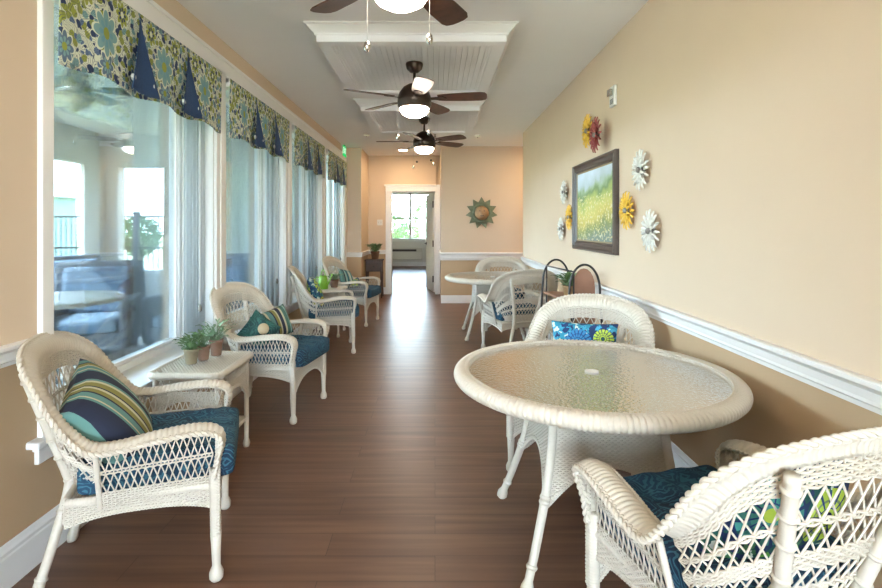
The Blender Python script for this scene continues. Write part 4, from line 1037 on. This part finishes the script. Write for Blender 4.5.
pot_plant('potted_herb', -1.34, 2.985, .587, .038, .080, M['terracotta'], M['leaf2'], 90, .045, .013, 2, 'small potted herb in a brown pot, middle of three on the first side table', grp='three potted herbs', stem=.09)
pot_plant('potted_herb', -1.31, 3.09, .587, .040, .095, M['terracotta'], M['leaf2'], 110, .050, .012, 3, 'small potted herb in a brown pot, farthest of three on the first side table', grp='three potted herbs', stem=.10)
pot_plant('potted_plant', -1.27, 6.50, .587, .055, .10, M['terracotta'], M['leaf2'], 90, .05, .02, 4, 'small plant in a brown pot beside the green watering can', stem=.07)
# watering can
e = empty('watering_can', (-1.38, 6.36, .587), R(-20), 'lime green metal watering can on the second side table', 'watering can')
b = MB(); b.lathe([(.062, 0), (.065, .004), (.055, .12), (.045, .155), (.048, .16), (.040, .158), (.045, .12), (.05, .02)], seg=28, cap1=False); b.build('body', M['lime'], e, smooth=True)
b = MB(); b.tube(catmull([(.055, 0, .04), (.09, 0, .10), (.125, 0, .17)], 8), np.linspace(.012, .007, 17), 10); b.lathe([(.006, 0), (.018, .02), (.001, .021)], (.128, 0, .165), 14); b.build('spout', M['lime'], e, smooth=True)
b = MB(); b.tube(catmull([(-.05, 0, .13), (-.095, 0, .14), (-.10, 0, .08), (-.06, 0, .04)], 8), .006, 8); b.tube(catmull([(-.04, 0, .15), (0, 0, .235), (.04, 0, .15)], 8), .005, 8); b.build('handle', M['lime'], e, smooth=True)
# far corner stand with plant
e = empty('corner_plant_stand', (-1.155, 9.85, 0), 0, 'dark wooden corner stand with a small drawer beside the far doorway', 'stand')
b = MB(); b.box(-.17, .17, -.15, .15, .70, .725); b.build('stand_top', M['darkwood'], e, bevel=.004)
b = MB(); b.box(-.15, .15, -.13, .13, .50, .70); b.build('stand_box', M['darkwood'], e, bevel=.004)
b = MB(); b.box(-.12, .12, -.14, -.125, .53, .67); dr = b.build('drawer', M['darkwood'], e, bevel=.003)
b = MB(); b.lathe([(.001, -.165), (.012, -.16), (.010, -.145), (.005, -.138)], (0, 0, .60), 12, 'y'); b.build('knob', M['black'], dr)
for sx in (-1, 1):
    for sy in (-1, 1): b = MB(); b.tube([(sx*.135, sy*.115, .52), (sx*.14, sy*.12, .25), (sx*.15, sy*.13, 0)], [.018, .015, .013], 8); b.build('leg', M['darkwood'], e)
b = MB(); b.box(-.13, .13, -.11, .11, .20, .215); b.build('lower_shelf', M['darkwood'], e)
pot_plant('potted_plant', -1.14, 9.82, .727, .085, .15, M['terracotta'], M['leaf'], 260, .05, .025, 5, 'round clipped green plant in a brown pot on the corner stand by the far doorway', stem=.15, spread=.75)

# arched metal shelf rack on the right
e = empty('arched_shelf_rack', (1.13, 4.30, 0), 0, 'black metal rack with arched ends and reddish wooden shelves against the right wall', 'rack')
def arch_end(yc, xc):
    pts = [(xc-.15, yc, 0), (xc-.145, yc, .35), (xc-.128, yc, .70)]
    for k in range(0, 13): a = PI-PI*k/12; pts.append((xc+.118*math.cos(a), yc, .86+.20*math.sin(a)))
    pts += [(xc+.128, yc, .70), (xc+.145, yc, .35), (xc+.15, yc, 0)]
    m = MB(); m.tube(catmull(pts, 5), .009, 10); m.tube([(xc-.085, yc, .995), (xc-.085, yc, .1)], .0065, 8); m.build('arched_end', M['black'], e, smooth=True)
arch_end(.30, -.05); arch_end(-.30, .03)
for z in (.18, .50, .76):
    m = MB(); m.hexa([(-.17, .30, z), (.07, .30, z), (.15, -.30, z), (-.09, -.30, z), (-.17, .30, z+.018), (.07, .30, z+.018), (.15, -.30, z+.018), (-.09, -.30, z+.018)][:4]+[(-.17, .30, z+.018), (.07, .30, z+.018), (.15, -.30, z+.018), (-.09, -.30, z+.018)]); m.build('shelf', M['shelfwood'], e, bevel=.003)
m = MB(); m.tube([(-.135, .30, 1.005), (-.055, -.30, 1.005)], .0065, 8); m.tube([(-.16, .30, .50), (-.08, -.30, .50)], .0065, 8); m.build('tie_bar', M['black'], e, smooth=True)
# arched wooden end panel
out = [(-.085, .20)]+[(.085*math.cos(PI-PI*k/10), .86-.2+.12+.15*math.sin(PI-PI*k/10)-.0) for k in range(11)]+[(.085, .20)]
m = MB(); m.poly([(u, v) for u, v in out], lambda u, v, w: (.03+u, -.285+w, v+.10), .012); m.build('arched_panel', M['shelfwood'], e)
pot_plant('potted_plant', 1.10, 4.22, .779, .055, .095, plain('wicker_basket_pot', (.40, .25, .12), .8, .3, 40, .5), M['leaf'], 120, .075, .02, 7, 'small leafy green plant in a basket pot on the arched rack', stem=.09)

# painting
PY, PZ = 4.29, 1.36+.173
e = empty('framed_painting', (XR, PY, PZ), 0, 'dark framed landscape painting of a yellow flower meadow on the right wall', 'painting')
ow, oh, fw = .567, .385, .085
b = MB()
def fr_ring(prof):
    k = len(prof); v = []
    for (sy, sz) in ((-1, -1), (1, -1), (1, 1), (-1, 1)):
        for o_, d_ in prof: v.append((-d_, sy*(ow-o_), sz*(oh-o_)))
    return v, [(a*k+i, a*k+(i+1) % k, ((a+1) % 4)*k+(i+1) % k, ((a+1) % 4)*k+i) for a in range(4) for i in range(k)]
v, q = fr_ring([(0, .001), (0, .030), (.008, .042), (.020, .040), (.030, .030), (.055, .024), (.066, .028), (.074, .022), (.085, .012), (.085, .001)]); b.add(v, q); b.build('frame', M['frame'], e)
b = MB(); v, q = fr_ring([(.078, .010), (.078, .018), (.090, .018), (.090, .010)]); b.add(v, q); b.build('inner_fillet', plain('gold_fillet', (.25, .19, .10), .4), e)
b = MB(); b.box(-.012, -.002, -ow+.08, ow-.08, -oh+.08, oh-.08); b.build('canvas', M['painting'], e)

# wall flowers
def wall_flower(y, z, r, mat, label, np_=16, seed=0, dx=0.0):
    e = empty('metal_wall_flower', (XR-.002-dx, y, z), 0, label, 'wall decoration', 'metal flowers around the painting')
    rnd = random.Random(seed)
    for layer in range(2):
        m = MB(); n = np_ if layer == 0 else np_-4; rr = r*(1 if layer == 0 else .68); x0 = -.010-.014*layer
        for k in range(n):
            a = 2*PI*(k+.5*layer)/n+rnd.uniform(-.05, .05); ca, sa = math.cos(a), math.sin(a); P = []
            ww = r*.088*(1.0 if layer == 0 else .95)
            for (t, w_, h_) in ((.16, .35, 0), (.40, .75, .012), (.65, 1, .020), (.85, .85, .022), (.96, .45, .018), (1.0, .08, .014)):
                row = []
                for s_ in (-1, 0, 1):
                    px, py = rr*t, s_*ww*w_; row.append((x0-h_-.007*(1-abs(s_)), px*ca-py*sa, px*sa+py*ca))
                P.append(row)
            m.grid(np.array(P))
        m.build('petals', mat, e, smooth=True, solid=.0018)
    m = MB(); m.lathe([(r*.15, -.002), (r*.15, -.044), (r*.11, -.052), (r*.02, -.054)], seg=20, axis='x'); m.build('flower_center', M['grey_disc'], e, smooth=True)
wall_flower(4.40, 2.17, .145, M['yellow_petal'], 'golden yellow metal flower above the painting, behind the red one', seed=1)
wall_flower(4.02, 2.07, .140, M['red_petal'], 'dusty red metal flower above the painting overlapping the yellow one', seed=2, dx=.05)
wall_flower(3.27, 1.715, .130, M['white_petal'], 'white metal daisy right of the painting, upper of the two large ones', seed=3)
wall_flower(3.50, 1.465, .130, M['yellow_petal'], 'golden yellow metal flower just right of the painting', seed=4)
wall_flower(3.12, 1.33, .130, M['white_petal'], 'white metal daisy right of the painting, lowest and nearest the camera', seed=5)
wall_flower(5.20, 1.70, .120, M['white_petal'], 'small white metal daisy left of the painting, upper one', seed=6)
wall_flower(4.99, 1.445, .125, M['yellow_petal'], 'golden yellow metal flower just left of the painting', seed=7)
wall_flower(5.32, 1.33, .120, M['white_petal'], 'small white metal daisy left of the painting, lower one', seed=8)

# sun plaque
e = empty('sun_wall_plaque', (.82, 9.098, 1.36+.23), 0, 'round verdigris metal sun with a bronze face on the end wall', 'wall decoration')
m = MB(); out = []
for k in range(22):
    a = PI/2+2*PI*k/22; rr = .285 if k % 2 == 0 else .195; out.append((rr*math.cos(a), rr*math.sin(a)))
n = len(out); v = [(u, -.012-.006*(i % 2), w) for i, (u, w) in enumerate(out)]+[(u, -.002, w) for u, w in out]+[(0, -.035, 0)]
m.add(v, [(i, (i+1) % n, n+(i+1) % n, n+i) for i in range(n)], [[i, (i+1) % n, 2*n] for i in range(n)]+[[n+i for i in range(n)]]); m.build('sun_rays', M['verdigris'], e)
m = MB(); m.lathe([(.165, -.030), (.160, -.040), (.135, -.044), (.13, -.036)], seg=40, axis='y'); m.build('ring', M['verdigris'], e, smooth=True)
m = MB(); m.lathe([(.125, -.030), (.120, -.055), (.09, -.080), (.05, -.092), (.001, -.096)], seg=36, axis='y'); m.build('face', M['sunface'], e, smooth=True)
m = MB(); m.lathe([(.016, -.094), (.012, -.112), (.001, -.116)], (0, 0, -.012), 12, 'y'); m.tube([(0, -.088, .04), (0, -.108, -.005)], [.006, .013], 8); m.build('nose', M['sunface'], e, smooth=True)
for s_ in (-1, 1):
    m = MB(); m.tube([(s_*.022, -.089, .030), (s_*.042, -.090, .034), (s_*.060, -.082, .028)], [.004, .009, .004], 8); m.build('eye', M['dark_slot'], e, smooth=True)
m = MB(); m.tube([(-.032, -.088, -.048), (-.015, -.095, -.054), (0, -.097, -.056), (.015, -.095, -.054), (.032, -.088, -.048)], [.003, .006, .007, .006, .003], 8); m.build('mouth', M['dark_slot'], e, smooth=True)
